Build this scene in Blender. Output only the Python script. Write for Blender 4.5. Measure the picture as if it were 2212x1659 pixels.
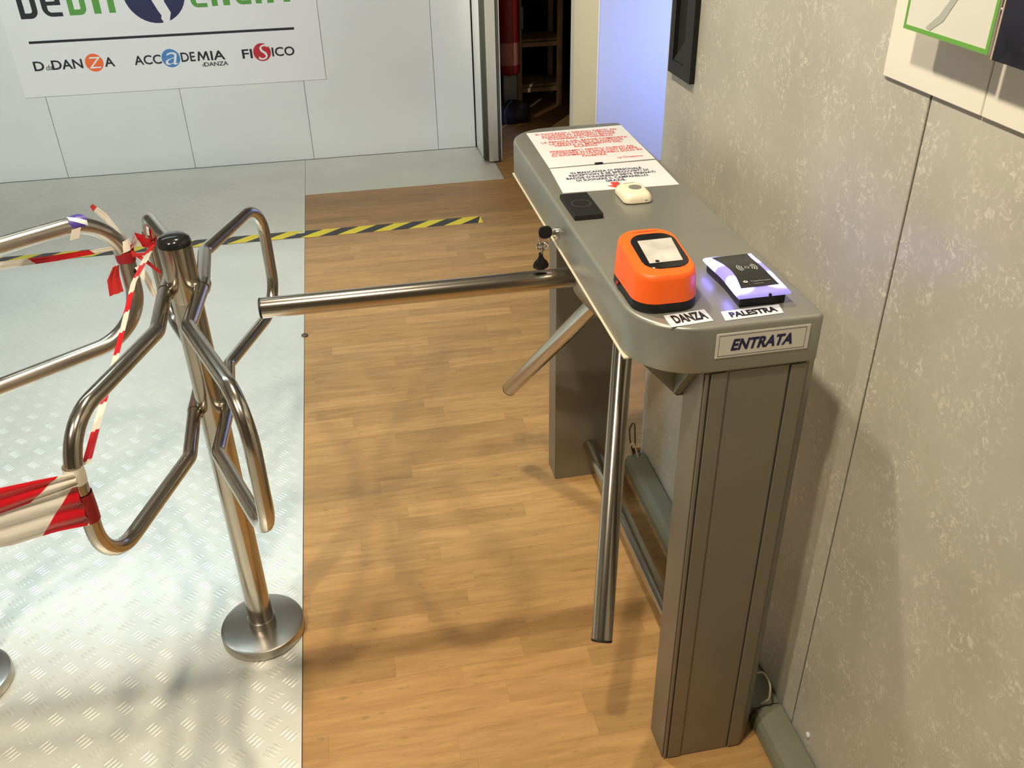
import bpy, bmesh, math, random
from mathutils import Vector, Matrix
random.seed(7)
S = bpy.context.scene
COL = S.collection
for o in list(bpy.data.objects): bpy.data.objects.remove(o)
V = Vector
PI = math.pi

# ------------------------------------------------------------------ camera
cam_d = bpy.data.cameras.new('camera'); cam = bpy.data.objects.new('camera', cam_d); COL.objects.link(cam)
cam_d.sensor_fit = 'HORIZONTAL'; cam_d.sensor_width = 36.0; cam_d.lens = 1936.84 / 2212 * 36.0
cam_d.clip_start = 0.02; cam_d.clip_end = 60
_r = V((0.98139624, -0.19108524, -0.01865067)); _u = V((0.11625655, 0.51414005, 0.84979081)); _f = V((0.15279342, 0.83614977, -0.52679003))
cam.matrix_world = Matrix(((_r.x, _u.x, -_f.x, -0.78172), (_r.y, _u.y, -_f.y, 0.0), (_r.z, _u.z, -_f.z, 1.65), (0, 0, 0, 1)))
S.camera = cam

# ------------------------------------------------------------------ world, lamps and fills, exposure
W = bpy.data.worlds.new('world'); S.world = W; W.use_nodes = True
W.node_tree.nodes['Background'].inputs[0].default_value = (0.9, 0.85, 0.75, 1); W.node_tree.nodes['Background'].inputs[1].default_value = 0.05
S.view_settings.view_transform = 'Standard'; S.view_settings.look = 'None'; S.view_settings.gamma = 1.0
S.view_settings.use_curve_mapping = False; S.view_settings.exposure = 0.0

def spot(name, loc, aim, power, color, angle, blend, radius):
    d = bpy.data.lights.new(name, 'SPOT'); d.energy = power; d.color = color; d.spot_size = math.radians(angle); d.spot_blend = blend; d.shadow_soft_size = radius
    o = bpy.data.objects.new(name, d); COL.objects.link(o); o.location = loc
    o.rotation_euler = (V(aim) - V(loc)).to_track_quat('-Z', 'Y').to_euler(); return o
def area(name, loc, aim, power, color, sx, sy, up='Y', spread=180):
    d = bpy.data.lights.new(name, 'AREA'); d.shape = 'RECTANGLE'; d.size = sx; d.size_y = sy; d.energy = power; d.color = color; d.spread = math.radians(spread)
    o = bpy.data.objects.new(name, d); COL.objects.link(o); o.location = loc
    o.rotation_euler = (V(aim) - V(loc)).to_track_quat('-Z', up).to_euler(); return o
WARM = (1.0, 0.87, 0.66)
spot('warm_downlight_or_fill', (-0.86, 1.86, 2.64), (-0.86, 1.60, 0), 100, WARM, 112, 0.6, 0.05)
spot('warm_downlight_or_fill', (-0.88, 0.60, 2.64), (-0.80, 0.75, 0), 115, WARM, 116, 0.6, 0.05)
spot('warm_downlight_or_fill', (-2.00, 0.35, 2.64), (-2.2, 1.0, 0), 150, (1.0, 0.89, 0.70), 116, 0.6, 0.07)
spot('fill_warm_jamb', (-1.20, 3.90, 2.64), (0.61, 5.06, 0.75), 260, (1.0, 0.90, 0.68), 31, 0.6, 0.06)  # fill added to brighten the cream strip by the doorway
spot('warm_downlight_or_fill', (-0.25, 3.30, 2.64), (-0.45, 4.15, 0), 75, WARM, 52, 0.7, 0.06)  # extra fill added to brighten the far wood floor
area('lamp_cool_tube', (-1.95, 2.93, 2.67), (-1.95, 2.93, 0), 50, (0.70, 0.90, 1.0), 1.5, 0.03)
spot('fill_back_wall', (-2.5, 1.3, 2.45), (-1.45, 5.36, 0.85), 440, (0.92, 0.97, 1.0), 54, 0.4, 0.006)  # front fill added to brighten the back wall
area('lamp_blue_corridor', (1.45, 2.62, 1.4), (1.18, 4.84, 0.68), 10, (0.22, 0.34, 1.0), 0.3, 0.6, spread=46)

# ------------------------------------------------------------------ materials
def nd(nt, t, **kw):
    n = nt.nodes.new(t)
    for k, v in kw.items(): setattr(n, k, v)
    return n
def mat(name, col, rough=0.5, metal=0.0, var=0.0, vscale=6.0, bump=0.0, bscale=60.0, emit=None, estr=0.0, stretch=None, spec=None, coat=0.0):
    m = bpy.data.materials.new(name); m.use_nodes = True; nt = m.node_tree; b = nt.nodes['Principled BSDF']
    b.inputs['Base Color'].default_value = (*col, 1); b.inputs['Roughness'].default_value = rough; b.inputs['Metallic'].default_value = metal
    if spec is not None: b.inputs['Specular IOR Level'].default_value = spec
    if coat: b.inputs['Coat Weight'].default_value = coat; b.inputs['Coat Roughness'].default_value = 0.1
    if emit: b.inputs['Emission Color'].default_value = (*emit, 1); b.inputs['Emission Strength'].default_value = estr
    if var or bump:
        tc = nd(nt, 'ShaderNodeTexCoord'); mp = nd(nt, 'ShaderNodeMapping'); nt.links.new(tc.outputs['Object'], mp.inputs['Vector'])
        if stretch: mp.inputs['Scale'].default_value = stretch
    if var:
        nz = nd(nt, 'ShaderNodeTexNoise'); nz.inputs['Scale'].default_value = vscale; nz.inputs['Detail'].default_value = 5
        nt.links.new(mp.outputs['Vector'], nz.inputs['Vector'])
        rp = nd(nt, 'ShaderNodeValToRGB'); rp.color_ramp.elements[0].position = 0.3; rp.color_ramp.elements[1].position = 0.7
        rp.color_ramp.elements[0].color = (*[max(0, c * (1 - var)) for c in col], 1); rp.color_ramp.elements[1].color = (*[min(1, c * (1 + var)) for c in col], 1)
        nt.links.new(nz.outputs['Fac'], rp.inputs['Fac']); nt.links.new(rp.outputs['Color'], b.inputs['Base Color'])
    if bump:
        n2 = nd(nt, 'ShaderNodeTexNoise'); n2.inputs['Scale'].default_value = bscale; n2.inputs['Detail'].default_value = 3
        nt.links.new(mp.outputs['Vector'], n2.inputs['Vector'])
        bp = nd(nt, 'ShaderNodeBump'); bp.inputs['Strength'].default_value = bump; bp.inputs['Distance'].default_value = 0.002
        nt.links.new(n2.outputs['Fac'], bp.inputs['Height']); nt.links.new(bp.outputs['Normal'], b.inputs['Normal'])
    return m
M = {}
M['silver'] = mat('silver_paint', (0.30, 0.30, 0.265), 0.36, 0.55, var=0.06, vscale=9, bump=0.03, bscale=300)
M['silver_shaded'] = mat('silver_paint_shaded', (0.235, 0.215, 0.175), 0.42, 0.5, var=0.05, vscale=7, bump=0.03, bscale=300)  # same paint as the cover, darkened to put the posts' shade into the colour
M['seam'] = mat('seam_dark', (0.035, 0.028, 0.016), 0.9)
M['groove'] = mat('groove_dark', (0.05, 0.045, 0.035), 0.7)
M['steel'] = mat('polished_steel', (0.52, 0.485, 0.43), 0.17, 1.0, var=0.05, vscale=14)
M['brushed'] = mat('brushed_steel', (0.48, 0.45, 0.41), 0.26, 1.0, var=0.12, vscale=10)
M['chrome'] = mat('chrome', (0.75, 0.74, 0.72), 0.08, 1.0)
M['black_gloss'] = mat('black_plastic_gloss', (0.012, 0.012, 0.013), 0.14)
M['black'] = mat('black_plastic', (0.012, 0.012, 0.013), 0.5, bump=0.05, bscale=400, spec=0.3)
M['black_hole'] = mat('black_recess', (0.004, 0.004, 0.004), 0.9)
M['white_paper'] = mat('white_paper', (0.70, 0.71, 0.735), 0.55, var=0.02, vscale=20)
M['white_panel'] = mat('white_panel', (0.74, 0.75, 0.72), 0.38, var=0.02, vscale=2)
M['poster_white'] = mat('poster_white', (0.80, 0.80, 0.78), 0.35)
M['board_white'] = mat('board_white', (0.78, 0.75, 0.66), 0.4)
M['cream'] = mat('cream_paint', (0.80, 0.74, 0.57), 0.5)
M['alu'] = mat('aluminium_profile', (0.62, 0.62, 0.52), 0.35, 0.4)
M['seal'] = mat('rubber_seal', (0.06, 0.06, 0.045), 0.7)
M['ink_red'] = mat('ink_red', (0.72, 0.06, 0.05), 0.6)
M['ink_navy'] = mat('ink_navy', (0.012, 0.013, 0.07), 0.6)
M['ink_black'] = mat('ink_black', (0.008, 0.008, 0.010), 0.5)
M['ink_green'] = mat('ink_green', (0.09, 0.32, 0.04), 0.5)
M['ink_orange'] = mat('ink_orange', (0.90, 0.15, 0.03), 0.5)
M['ink_blue'] = mat('ink_blue', (0.06, 0.22, 0.50), 0.5)
M['ink_crimson'] = mat('ink_crimson', (0.50, 0.01, 0.02), 0.5)
M['ink_white'] = mat('ink_white', (0.80, 0.80, 0.78), 0.4)
M['ink_grey'] = mat('ink_grey', (0.35, 0.36, 0.36), 0.6)
M['orange'] = mat('orange_plastic', (0.95, 0.13, 0.012), 0.42, bump=0.08, bscale=500)
M['ivory'] = mat('ivory_plastic', (0.78, 0.72, 0.55), 0.35)
M['grey_button'] = mat('grey_button', (0.20, 0.20, 0.18), 0.4)
M['glass_white'] = mat('scanner_glass', (0.55, 0.52, 0.49), 0.05, var=0.25, vscale=25, coat=1.0)
M['conduit'] = mat('grey_green_pvc', (0.185, 0.185, 0.135), 0.45, var=0.08, vscale=10)
M['wire'] = mat('pale_wire', (0.62, 0.55, 0.38), 0.5)
M['wire_dark'] = mat('dark_wire', (0.08, 0.06, 0.04), 0.5)
M['tape_yellow'] = mat('tape_yellow', (0.80, 0.66, 0.03), 0.45)
M['tape_black'] = mat('tape_black', (0.022, 0.022, 0.028), 0.45)
M['sticker_violet'] = mat('sticker_violet', (0.06, 0.04, 0.28), 0.4)
M['fire_red'] = mat('dark_red_plastic', (0.24, 0.012, 0.012), 0.5)
M['label_red'] = mat('pale_red_label', (0.42, 0.16, 0.13), 0.6)
M['shelf_wood'] = mat('shelf_wood', (0.42, 0.27, 0.15), 0.55, var=0.12, vscale=8)
M['bag'] = mat('black_fabric', (0.015, 0.016, 0.022), 0.9)
M['grey_item'] = mat('grey_plastic', (0.25, 0.25, 0.24), 0.6)
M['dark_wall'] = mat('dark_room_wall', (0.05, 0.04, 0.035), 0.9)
M['plaster'] = mat('plaster', (0.62, 0.60, 0.54), 0.8)
M['ceil'] = mat('ceiling_grey', (0.45, 0.43, 0.39), 0.9)
M['subfloor'] = mat('subfloor', (0.05, 0.03, 0.015), 0.9)
M['rim'] = mat('pale_rim', (0.62, 0.55, 0.42), 0.4)
M['clear_sheet'] = mat('white_sheet', (0.66, 0.66, 0.60), 0.3, var=0.03, vscale=5)
M['brush_grey'] = mat('grey_brush_mark', (0.40, 0.42, 0.38), 0.5)
M['green_border'] = mat('green_border', (0.13, 0.36, 0.06), 0.45)
M['photo_dark'] = mat('dark_photo', (0.012, 0.012, 0.022), 0.3, var=0.9, vscale=30)
M['holder'] = mat('clear_edge', (0.45, 0.36, 0.28), 0.3)

# wood planks: each plank takes its own tone from its object's random number
def wood(name):
    m = bpy.data.materials.new(name); m.use_nodes = True; nt = m.node_tree; b = nt.nodes['Principled BSDF']; L = nt.links
    oi = nd(nt, 'ShaderNodeObjectInfo'); tc = nd(nt, 'ShaderNodeTexCoord')
    mul = nd(nt, 'ShaderNodeVectorMath', operation='SCALE'); mul.inputs[0].default_value = (13.7, 7.3, 3.1); L.new(oi.outputs['Random'], mul.inputs['Scale'])
    add = nd(nt, 'ShaderNodeVectorMath', operation='ADD'); L.new(tc.outputs['Object'], add.inputs[0]); L.new(mul.outputs[0], add.inputs[1])
    mp = nd(nt, 'ShaderNodeMapping'); mp.inputs['Scale'].default_value = (3.0, 26.0, 1.0); L.new(add.outputs[0], mp.inputs['Vector'])
    nz = nd(nt, 'ShaderNodeTexNoise'); nz.inputs['Scale'].default_value = 2.2; nz.inputs['Detail'].default_value = 6; nz.inputs['Roughness'].default_value = 0.6; nz.inputs['Distortion'].default_value = 0.4
    L.new(mp.outputs[0], nz.inputs['Vector'])
    rp = nd(nt, 'ShaderNodeValToRGB'); e = rp.color_ramp.elements
    e[0].position = 0.30; e[0].color = (0.345, 0.189, 0.066, 1); e[1].position = 0.72; e[1].color = (0.490, 0.287, 0.115, 1)
    L.new(nz.outputs['Fac'], rp.inputs['Fac'])
    tone = nd(nt, 'ShaderNodeMapRange'); tone.inputs['To Min'].default_value = 0.84; tone.inputs['To Max'].default_value = 1.12; L.new(oi.outputs['Random'], tone.inputs['Value'])
    mx = nd(nt, 'ShaderNodeVectorMath', operation='SCALE'); L.new(rp.outputs['Color'], mx.inputs[0]); L.new(tone.outputs[0], mx.inputs['Scale'])
    # small dark flecks of the beech print
    fm = nd(nt, 'ShaderNodeMapping'); fm.inputs['Scale'].default_value = (9.0, 22.0, 1.0); L.new(add.outputs[0], fm.inputs['Vector'])
    fn = nd(nt, 'ShaderNodeTexNoise'); fn.inputs['Scale'].default_value = 3.0; fn.inputs['Detail'].default_value = 2; L.new(fm.outputs[0], fn.inputs['Vector'])
    fr = nd(nt, 'ShaderNodeMapRange'); fr.inputs['From Min'].default_value = 0.66; fr.inputs['From Max'].default_value = 0.74; fr.inputs['To Min'].default_value = 1.0; fr.inputs['To Max'].default_value = 0.80; L.new(fn.outputs['Fac'], fr.inputs['Value'])
    m2 = nd(nt, 'ShaderNodeVectorMath', operation='SCALE'); L.new(mx.outputs[0], m2.inputs[0]); L.new(fr.outputs[0], m2.inputs['Scale'])
    L.new(m2.outputs[0], b.inputs['Base Color']); b.inputs['Roughness'].default_value = 0.40; b.inputs['Specular IOR Level'].default_value = 0.4
    return m
M['wood'] = wood('beech_laminate')

# aluminium tread plate
def plate_mat():
    m = mat('tread_plate', (0.77, 0.775, 0.71), 0.46, 0.58, var=0.05, vscale=3.0)
    return m
M['plate'] = plate_mat()
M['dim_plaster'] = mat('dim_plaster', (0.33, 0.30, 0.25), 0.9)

# right wall: grey-beige laminate with pale flaky streaks
def wall_mat():
    m = bpy.data.materials.new('flaked_laminate'); m.use_nodes = True; nt = m.node_tree; b = nt.nodes['Principled BSDF']; L = nt.links
    tc = nd(nt, 'ShaderNodeNewGeometry')
    n1 = nd(nt, 'ShaderNodeTexNoise'); n1.inputs['Scale'].default_value = 5.0; n1.inputs['Detail'].default_value = 3; L.new(tc.outputs['Position'], n1.inputs['Vector'])
    n2 = nd(nt, 'ShaderNodeTexNoise'); n2.inputs['Scale'].default_value = 95.0; n2.inputs['Detail'].default_value = 3.5; n2.inputs['Distortion'].default_value = 1.1; L.new(tc.outputs['Position'], n2.inputs['Vector'])
    n3 = nd(nt, 'ShaderNodeTexNoise'); n3.inputs['Scale'].default_value = 16.0; n3.inputs['Detail'].default_value = 2; L.new(tc.outputs['Position'], n3.inputs['Vector'])
    a = nd(nt, 'ShaderNodeMapRange'); a.inputs['From Min'].default_value = 0.51; a.inputs['From Max'].default_value = 0.68; L.new(n2.outputs['Fac'], a.inputs['Value'])
    c = nd(nt, 'ShaderNodeMapRange'); c.inputs['From Min'].default_value = 0.42; c.inputs['From Max'].default_value = 0.60; c.inputs['To Min'].default_value = 0.12; L.new(n3.outputs['Fac'], c.inputs['Value'])
    mm = nd(nt, 'ShaderNodeMath', operation='MULTIPLY'); L.new(a.outputs[0], mm.inputs[0]); L.new(c.outputs[0], mm.inputs[1])
    base = nd(nt, 'ShaderNodeValToRGB'); e = base.color_ramp.elements; e[0].position = 0.35; e[0].color = (0.42, 0.405, 0.345, 1); e[1].position = 0.65; e[1].color = (0.48, 0.465, 0.40, 1); L.new(n1.outputs['Fac'], base.inputs['Fac'])
    mx = nd(nt, 'ShaderNodeMixRGB'); mx.inputs[2].default_value = (0.64, 0.62, 0.545, 1); L.new(mm.outputs[0], mx.inputs[0]); L.new(base.outputs[0], mx.inputs[1])
    L.new(mx.outputs[0], b.inputs['Base Color']); b.inputs['Roughness'].default_value = 0.33
    bp = nd(nt, 'ShaderNodeBump'); bp.inputs['Strength'].default_value = 0.15; bp.inputs['Distance'].default_value = 0.001; L.new(mm.outputs[0], bp.inputs['Height']); L.new(bp.outputs[0], b.inputs['Normal'])
    return m
M['flaked'] = wall_mat()

# red and white barrier film, stripes follow the strip's own UV
def film_mat(name, period, slant, red, white, phase=0.0, duty=0.5):
    m = bpy.data.materials.new(name); m.use_nodes = True; nt = m.node_tree; b = nt.nodes['Principled BSDF']; L = nt.links
    uv = nd(nt, 'ShaderNodeUVMap'); sp = nd(nt, 'ShaderNodeSeparateXYZ'); L.new(uv.outputs[0], sp.inputs[0])
    k = nd(nt, 'ShaderNodeMath', operation='MULTIPLY_ADD'); L.new(sp.outputs[1], k.inputs[0]); k.inputs[1].default_value = slant; L.new(sp.outputs[0], k.inputs[2])
    ph = nd(nt, 'ShaderNodeMath', operation='ADD'); L.new(k.outputs[0], ph.inputs[0]); ph.inputs[1].default_value = phase; k = ph
    d = nd(nt, 'ShaderNodeMath', operation='DIVIDE'); L.new(k.outputs[0], d.inputs[0]); d.inputs[1].default_value = period
    f = nd(nt, 'ShaderNodeMath', operation='FRACT'); L.new(d.outputs[0], f.inputs[0])
    g = nd(nt, 'ShaderNodeMath', operation='GREATER_THAN'); L.new(f.outputs[0], g.inputs[0]); g.inputs[1].default_value = duty
    mx = nd(nt, 'ShaderNodeMixRGB'); L.new(g.outputs[0], mx.inputs[0]); mx.inputs[1].default_value = (*red, 1); mx.inputs[2].default_value = (*white, 1)
    L.new(mx.outputs[0], b.inputs['Base Color']); b.inputs['Roughness'].default_value = 0.3
    tr = nd(nt, 'ShaderNodeBsdfTranslucent'); L.new(mx.outputs[0], tr.inputs[0]); ms = nd(nt, 'ShaderNodeMixShader'); ms.inputs[0].default_value = 0.3
    L.new(b.outputs[0], ms.inputs[1]); L.new(tr.outputs[0], ms.inputs[2]); L.new(ms.outputs[0], nt.nodes['Material Output'].inputs[0])
    return m
RED = (0.62, 0.012, 0.02); WHT = (0.80, 0.74, 0.64)
M['film'] = film_mat('barrier_film', 0.16, 0.5, RED, WHT)
M['film_wide'] = film_mat('barrier_film_low', 0.215, 0.9, RED, WHT, 0.03, 0.32)
M['film_upper'] = film_mat('barrier_film_high', 0.60, 1.6, RED, WHT, 0.555, 0.5)
M['film_long'] = film_mat('barrier_film_long', 0.245, 0.9, RED, WHT)
M['film_red'] = mat('film_red', (0.60, 0.03, 0.03), 0.35)
M['film_dark'] = mat('film_dark_red', (0.28, 0.01, 0.015), 0.35)
M['film_white'] = mat('film_white', (0.78, 0.73, 0.64), 0.35)

# reader's glowing diffuser: light pipes brighter near its four LEDs
def glow_mat(leds):
    m = bpy.data.materials.new('lit_diffuser'); m.use_nodes = True; nt = m.node_tree; b = nt.nodes['Principled BSDF']; L = nt.links
    g = nd(nt, 'ShaderNodeNewGeometry'); prev = None
    for p in leds:
        ds = nd(nt, 'ShaderNodeVectorMath', operation='DISTANCE'); L.new(g.outputs['Position'], ds.inputs[0]); ds.inputs[1].default_value = p
        mr = nd(nt, 'ShaderNodeMapRange', interpolation_type='SMOOTHSTEP'); mr.inputs['From Min'].default_value = 0.008; mr.inputs['From Max'].default_value = 0.031; mr.inputs['To Min'].default_value = 1.0; mr.inputs['To Max'].default_value = 0.0
        L.new(ds.outputs['Value'], mr.inputs['Value'])
        if prev is None: prev = mr.outputs[0]
        else:
            ad = nd(nt, 'ShaderNodeMath', operation='MAXIMUM'); L.new(prev, ad.inputs[0]); L.new(mr.outputs[0], ad.inputs[1]); prev = ad.outputs[0]
    st = nd(nt, 'ShaderNodeMapRange'); st.inputs['To Min'].default_value = 0.80; st.inputs['To Max'].default_value = 15.0; L.new(prev, st.inputs['Value'])
    mx = nd(nt, 'ShaderNodeMixRGB'); L.new(prev, mx.inputs[0]); mx.inputs[1].default_value = (0.42, 0.36, 1.0, 1); mx.inputs[2].default_value = (0.15, 0.12, 1.0, 1)
    b.inputs['Base Color'].default_value = (0.16, 0.14, 0.24, 1); b.inputs['Roughness'].default_value = 0.3
    L.new(mx.outputs[0], b.inputs['Emission Color']); L.new(st.outputs[0], b.inputs['Emission Strength'])
    return m

# ------------------------------------------------------------------ helpers
ORG = {}
def finish(name, me, m, parent=None, smooth=False, autosmooth=True, base=False):
    """link a mesh whose vertices are in world coordinates, with a sensible origin"""
    if not isinstance(m, (list, tuple)): m = [m]
    for mm in m: me.materials.append(mm)
    if smooth: me.polygons.foreach_set('use_smooth', [True] * len(me.polygons))
    if smooth and autosmooth:
        try: me.set_sharp_from_angle(angle=math.radians(38))
        except Exception: pass
    xs = [v.co for v in me.vertices]
    mn = V((min(c.x for c in xs), min(c.y for c in xs), min(c.z for c in xs))); mx = V((max(c.x for c in xs), max(c.y for c in xs), max(c.z for c in xs)))
    ctr = (mn + mx) / 2
    if parent is None: ctr.z = mn.z
    me.transform(Matrix.Translation(-ctr))
    o = bpy.data.objects.new(name, me); COL.objects.link(o)
    o.location = ctr - (ORG[parent] if parent else V((0, 0, 0)))
    if parent: o.parent = parent
    ORG[o] = ctr
    return o
def fin(name, bm, m, parent=None, smooth=False, **k):
    me = bpy.data.meshes.new(name); bmesh.ops.recalc_face_normals(bm, faces=bm.faces[:]); bm.to_mesh(me); bm.free(); return finish(name, me, m, parent, smooth, **k)
def tag(o, label=None, cat=None, group=None, kind=None):
    if label: o['label'] = label
    if cat: o['category'] = cat
    if group: o['group'] = group
    if kind: o['kind'] = kind
    return o
def thing(name, loc, label, cat, group=None):
    o = bpy.data.objects.new(name, None); COL.objects.link(o); o.location = loc; o.empty_display_size = 0.05; ORG[o] = V(loc); return tag(o, label, cat, group)
def struct(o): o['kind'] = 'structure'; return o
def B(): return bmesh.new()
def box(bm, x0, x1, y0, y1, z0, z1, bev=0.0, seg=2):
    vs = [bm.verts.new((x, y, z)) for z in (z0, z1) for y in (y0, y1) for x in (x0, x1)]
    fs = [bm.faces.new([vs[i] for i in q]) for q in ((0, 2, 3, 1), (4, 5, 7, 6), (0, 1, 5, 4), (2, 6, 7, 3), (0, 4, 6, 2), (1, 3, 7, 5))]
    if bev:
        es = list({e for f in fs for e in f.edges}); bmesh.ops.bevel(bm, geom=es, offset=bev, segments=seg, affect='EDGES', profile=0.5)
    return bm
def frame_of(t, up=None):
    t = t.normalized(); a = up or (V((0, 0, 1)) if abs(t.z) < 0.9 else V((1, 0, 0)))
    n = t.cross(a).normalized(); return n, n.cross(t).normalized()
def fillet(pts, rads, closed=False, seg=8):
    """round the corners of a polyline; rads: one radius per point"""
    pts = [V(p) for p in pts]; n = len(pts); out = []
    for i, p in enumerate(pts):
        if not closed and i in (0, n - 1): out.append(p); continue
        a = (pts[i - 1] - p); b = (pts[(i + 1) % n] - p); la, lb = a.length, b.length; a.normalize(); b.normalize()
        ang = a.angle(b)
        if rads[i] <= 0 or ang > PI - 0.02: out.append(p); continue
        d = min(rads[i] / math.tan(ang / 2), la * 0.49, lb * 0.49); r = d * math.tan(ang / 2)
        c = p + (a + b).normalized() * (r / math.sin(ang / 2)); s = p + a * d - c; e = p + b * d - c
        tot = s.angle(e); ax = s.cross(e).normalized()
        for k in range(seg + 1): out.append(c + Matrix.Rotation(tot * k / seg, 3, ax) @ s)
    return out
def sweep(bm, path, r, n=16, closed=False, cap=True):
    path = [V(p) for p in path]; m = len(path); rings = []; nn = None
    for i, p in enumerate(path):
        if closed: t = path[(i + 1) % m] - path[i - 1]
        else: t = path[min(i + 1, m - 1)] - path[max(i - 1, 0)]
        t.normalize()
        if nn is None: nn, bb = frame_of(t)
        else:
            nn = (nn - t * nn.dot(t)).normalized()
        bb = t.cross(nn)
        rr = r[i] if isinstance(r, (list, tuple)) else r
        rings.append([bm.verts.new(p + (nn * math.cos(2 * PI * k / n) + bb * math.sin(2 * PI * k / n)) * rr) for k in range(n)])
    for i in range(m if closed else m - 1):
        A, Bq = rings[i], rings[(i + 1) % m]
        for k in range(n): bm.faces.new((A[k], A[(k + 1) % n], Bq[(k + 1) % n], Bq[k]))
    if cap and not closed: bm.faces.new(rings[0][::-1]); bm.faces.new(rings[-1])
    return bm
def cyl(bm, a, b, r, n=24, r2=None): return sweep(bm, [a, b], [r, r if r2 is None else r2], n)
def lathe(bm, prof, c, n=40):
    """prof: (radius, z) pairs from bottom to top, about a vertical axis at c"""
    c = V(c); rings = []
    for r, z in prof:
        if r < 1e-6: rings.append([bm.verts.new(c + V((0, 0, z)))])
        else: rings.append([bm.verts.new(c + V((r * math.cos(2 * PI * k / n), r * math.sin(2 * PI * k / n), z))) for k in range(n)])
    for A, Bq in zip(rings, rings[1:]):
        for k in range(n):
            q = [A[k % len(A)], A[(k + 1) % len(A)], Bq[(k + 1) % len(Bq)], Bq[k % len(Bq)]]; q = list(dict.fromkeys(q))
            if len(q) > 2: bm.faces.new(q)
    if len(rings[0]) > 1: bm.faces.new(rings[0][::-1])
    if len(rings[-1]) > 1: bm.faces.new(rings[-1])
    return bm
def rrect(x0, x1, y0, y1, r, seg=6):
    """rounded rectangle outline, r = radii (x0y0, x1y0, x1y1, x0y1)"""
    if not isinstance(r, (list, tuple)): r = (r,) * 4
    out = []
    for (cx, cy, a0), rr in zip(((x0 + r[0], y0 + r[0], PI), (x1 - r[1], y0 + r[1], 1.5 * PI), (x1 - r[2], y1 - r[2], 0), (x0 + r[3], y1 - r[3], PI / 2)), r):
        for k in range(seg + 1): out.append((cx + rr * math.cos(a0 + PI / 2 * k / seg), cy + rr * math.sin(a0 + PI / 2 * k / seg)))
    return out
def loft(bm, loops, cap0=True, cap1=True):
    rings = [[bm.verts.new(p) for p in l] for l in loops]; n = len(rings[0])
    for A, Bq in zip(rings, rings[1:]):
        for k in range(n): bm.faces.new((A[k], A[(k + 1) % n], Bq[(k + 1) % n], Bq[k]))
    if cap0: bm.faces.new(rings[0][::-1])
    if cap1: bm.faces.new(rings[-1])
    return bm
def inset_loop(pts, d):
    """move a convex outline inwards by d"""
    n = len(pts); out = []; c = sum((V(p).to_2d() for p in pts), V((0, 0))) / n
    for i in range(n):
        a = V(pts[i - 1]); b = V(pts[(i + 1) % n]); t = (b - a).normalized(); nrm = V((-t.y, t.x))
        if nrm.dot(c - V(pts[i])) < 0: nrm = -nrm
        out.append(tuple(V(pts[i]) + nrm * d))
    return out
def prism(bm, pts, f0, f1):
    """extrude an outline between two mappings of (u,v)->xyz"""
    return loft(bm, [[f0(*p) for p in pts], [f1(*p) for p in pts]])
def flat(bm, pts3): bm.faces.new([bm.verts.new(p) for p in pts3]); return bm

def text_mesh(s, bold=0.0, space=1.0, align='LEFT', lead=1.0):
    cu = bpy.data.curves.new('txt', 'FONT'); cu.body = s; cu.size = 1.0; cu.offset = bold; cu.space_character = space; cu.align_x = align; cu.space_line = lead; cu.resolution_u = 3
    o = bpy.data.objects.new('txt', cu); COL.objects.link(o); dg = bpy.context.evaluated_depsgraph_get(); dg.update()
    me = bpy.data.meshes.new_from_object(o.evaluated_get(dg)); bpy.data.objects.remove(o); bpy.data.curves.remove(cu); me.materials.clear(); return me
def text(name, s, m, parent, org, ux, uy, x0, x1, y0, y1, bold=0.012, space=1.0, shear=0.0, align='LEFT', lead=1.0, off=0.0006, split=False):
    """flat lettering fitted to the box x0..x1, y0..y1 in the plane (org, ux, uy)"""
    me = text_mesh(s, bold, space, align, lead); ux = V(ux).normalized(); uy = V(uy).normalized(); nz = ux.cross(uy)
    xs = [v.co.x for v in me.vertices]; ys = [v.co.y for v in me.vertices]; a, b, c, d = min(xs), max(xs), min(ys), max(ys)
    for v in me.vertices:
        q = (v.co.y - c) / (d - c); px = x0 + (x1 - x0) * (v.co.x - a) / (b - a) + shear * q * (y1 - y0); py = y0 + (y1 - y0) * q
        v.co = V(org) + ux * px + uy * py + nz * off
    if not split: return finish(name, me, m, parent)
    bm = B(); bm.from_mesh(me); bpy.data.meshes.remove(me); left = set(bm.faces); outs = []
    while left:                      # every letter is an object of its own
        st = [left.pop()]; isl = [st[0]]
        while st:
            for e in st.pop().edges:
                for g in e.link_faces:
                    if g in left: left.discard(g); st.append(g); isl.append(g)
        ids = {}; vs = []; fs = []
        for f in isl:
            for v in f.verts:
                if v not in ids: ids[v] = len(vs); vs.append(v.co.copy())
            fs.append([ids[v] for v in f.verts])
        nm = bpy.data.meshes.new(name); nm.from_pydata(vs, [], fs); outs.append(finish(name, nm, m, parent))
    bm.free(); return outs
def join_meshes(mes, name):
    bm = B()
    for me in mes: bm.from_mesh(me); bpy.data.meshes.remove(me)
    out = bpy.data.meshes.new(name); bm.to_mesh(out); bm.free(); return out
def text_lines(name, rows, m, parent, org, ux, uy, bold=0.01, off=0.0006, space=1.0):
    """rows: (string, x0, x1, y0, y1); all joined into one print"""
    ux = V(ux).normalized(); uy = V(uy).normalized(); nz = ux.cross(uy); L = []
    for s, x0, x1, y0, y1 in rows:
        me = text_mesh(s, bold, space); xs = [v.co.x for v in me.vertices]; ys = [v.co.y for v in me.vertices]; a, b, c, d = min(xs), max(xs), min(ys), max(ys)
        for v in me.vertices: v.co = V(org) + ux * (x0 + (x1 - x0) * (v.co.x - a) / (b - a)) + uy * (y0 + (y1 - y0) * (v.co.y - c) / (d - c)) + nz * off
        L.append(me)
    return tag(finish(name, join_meshes(L, name), m, parent), kind='stuff')   # small print

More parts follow.
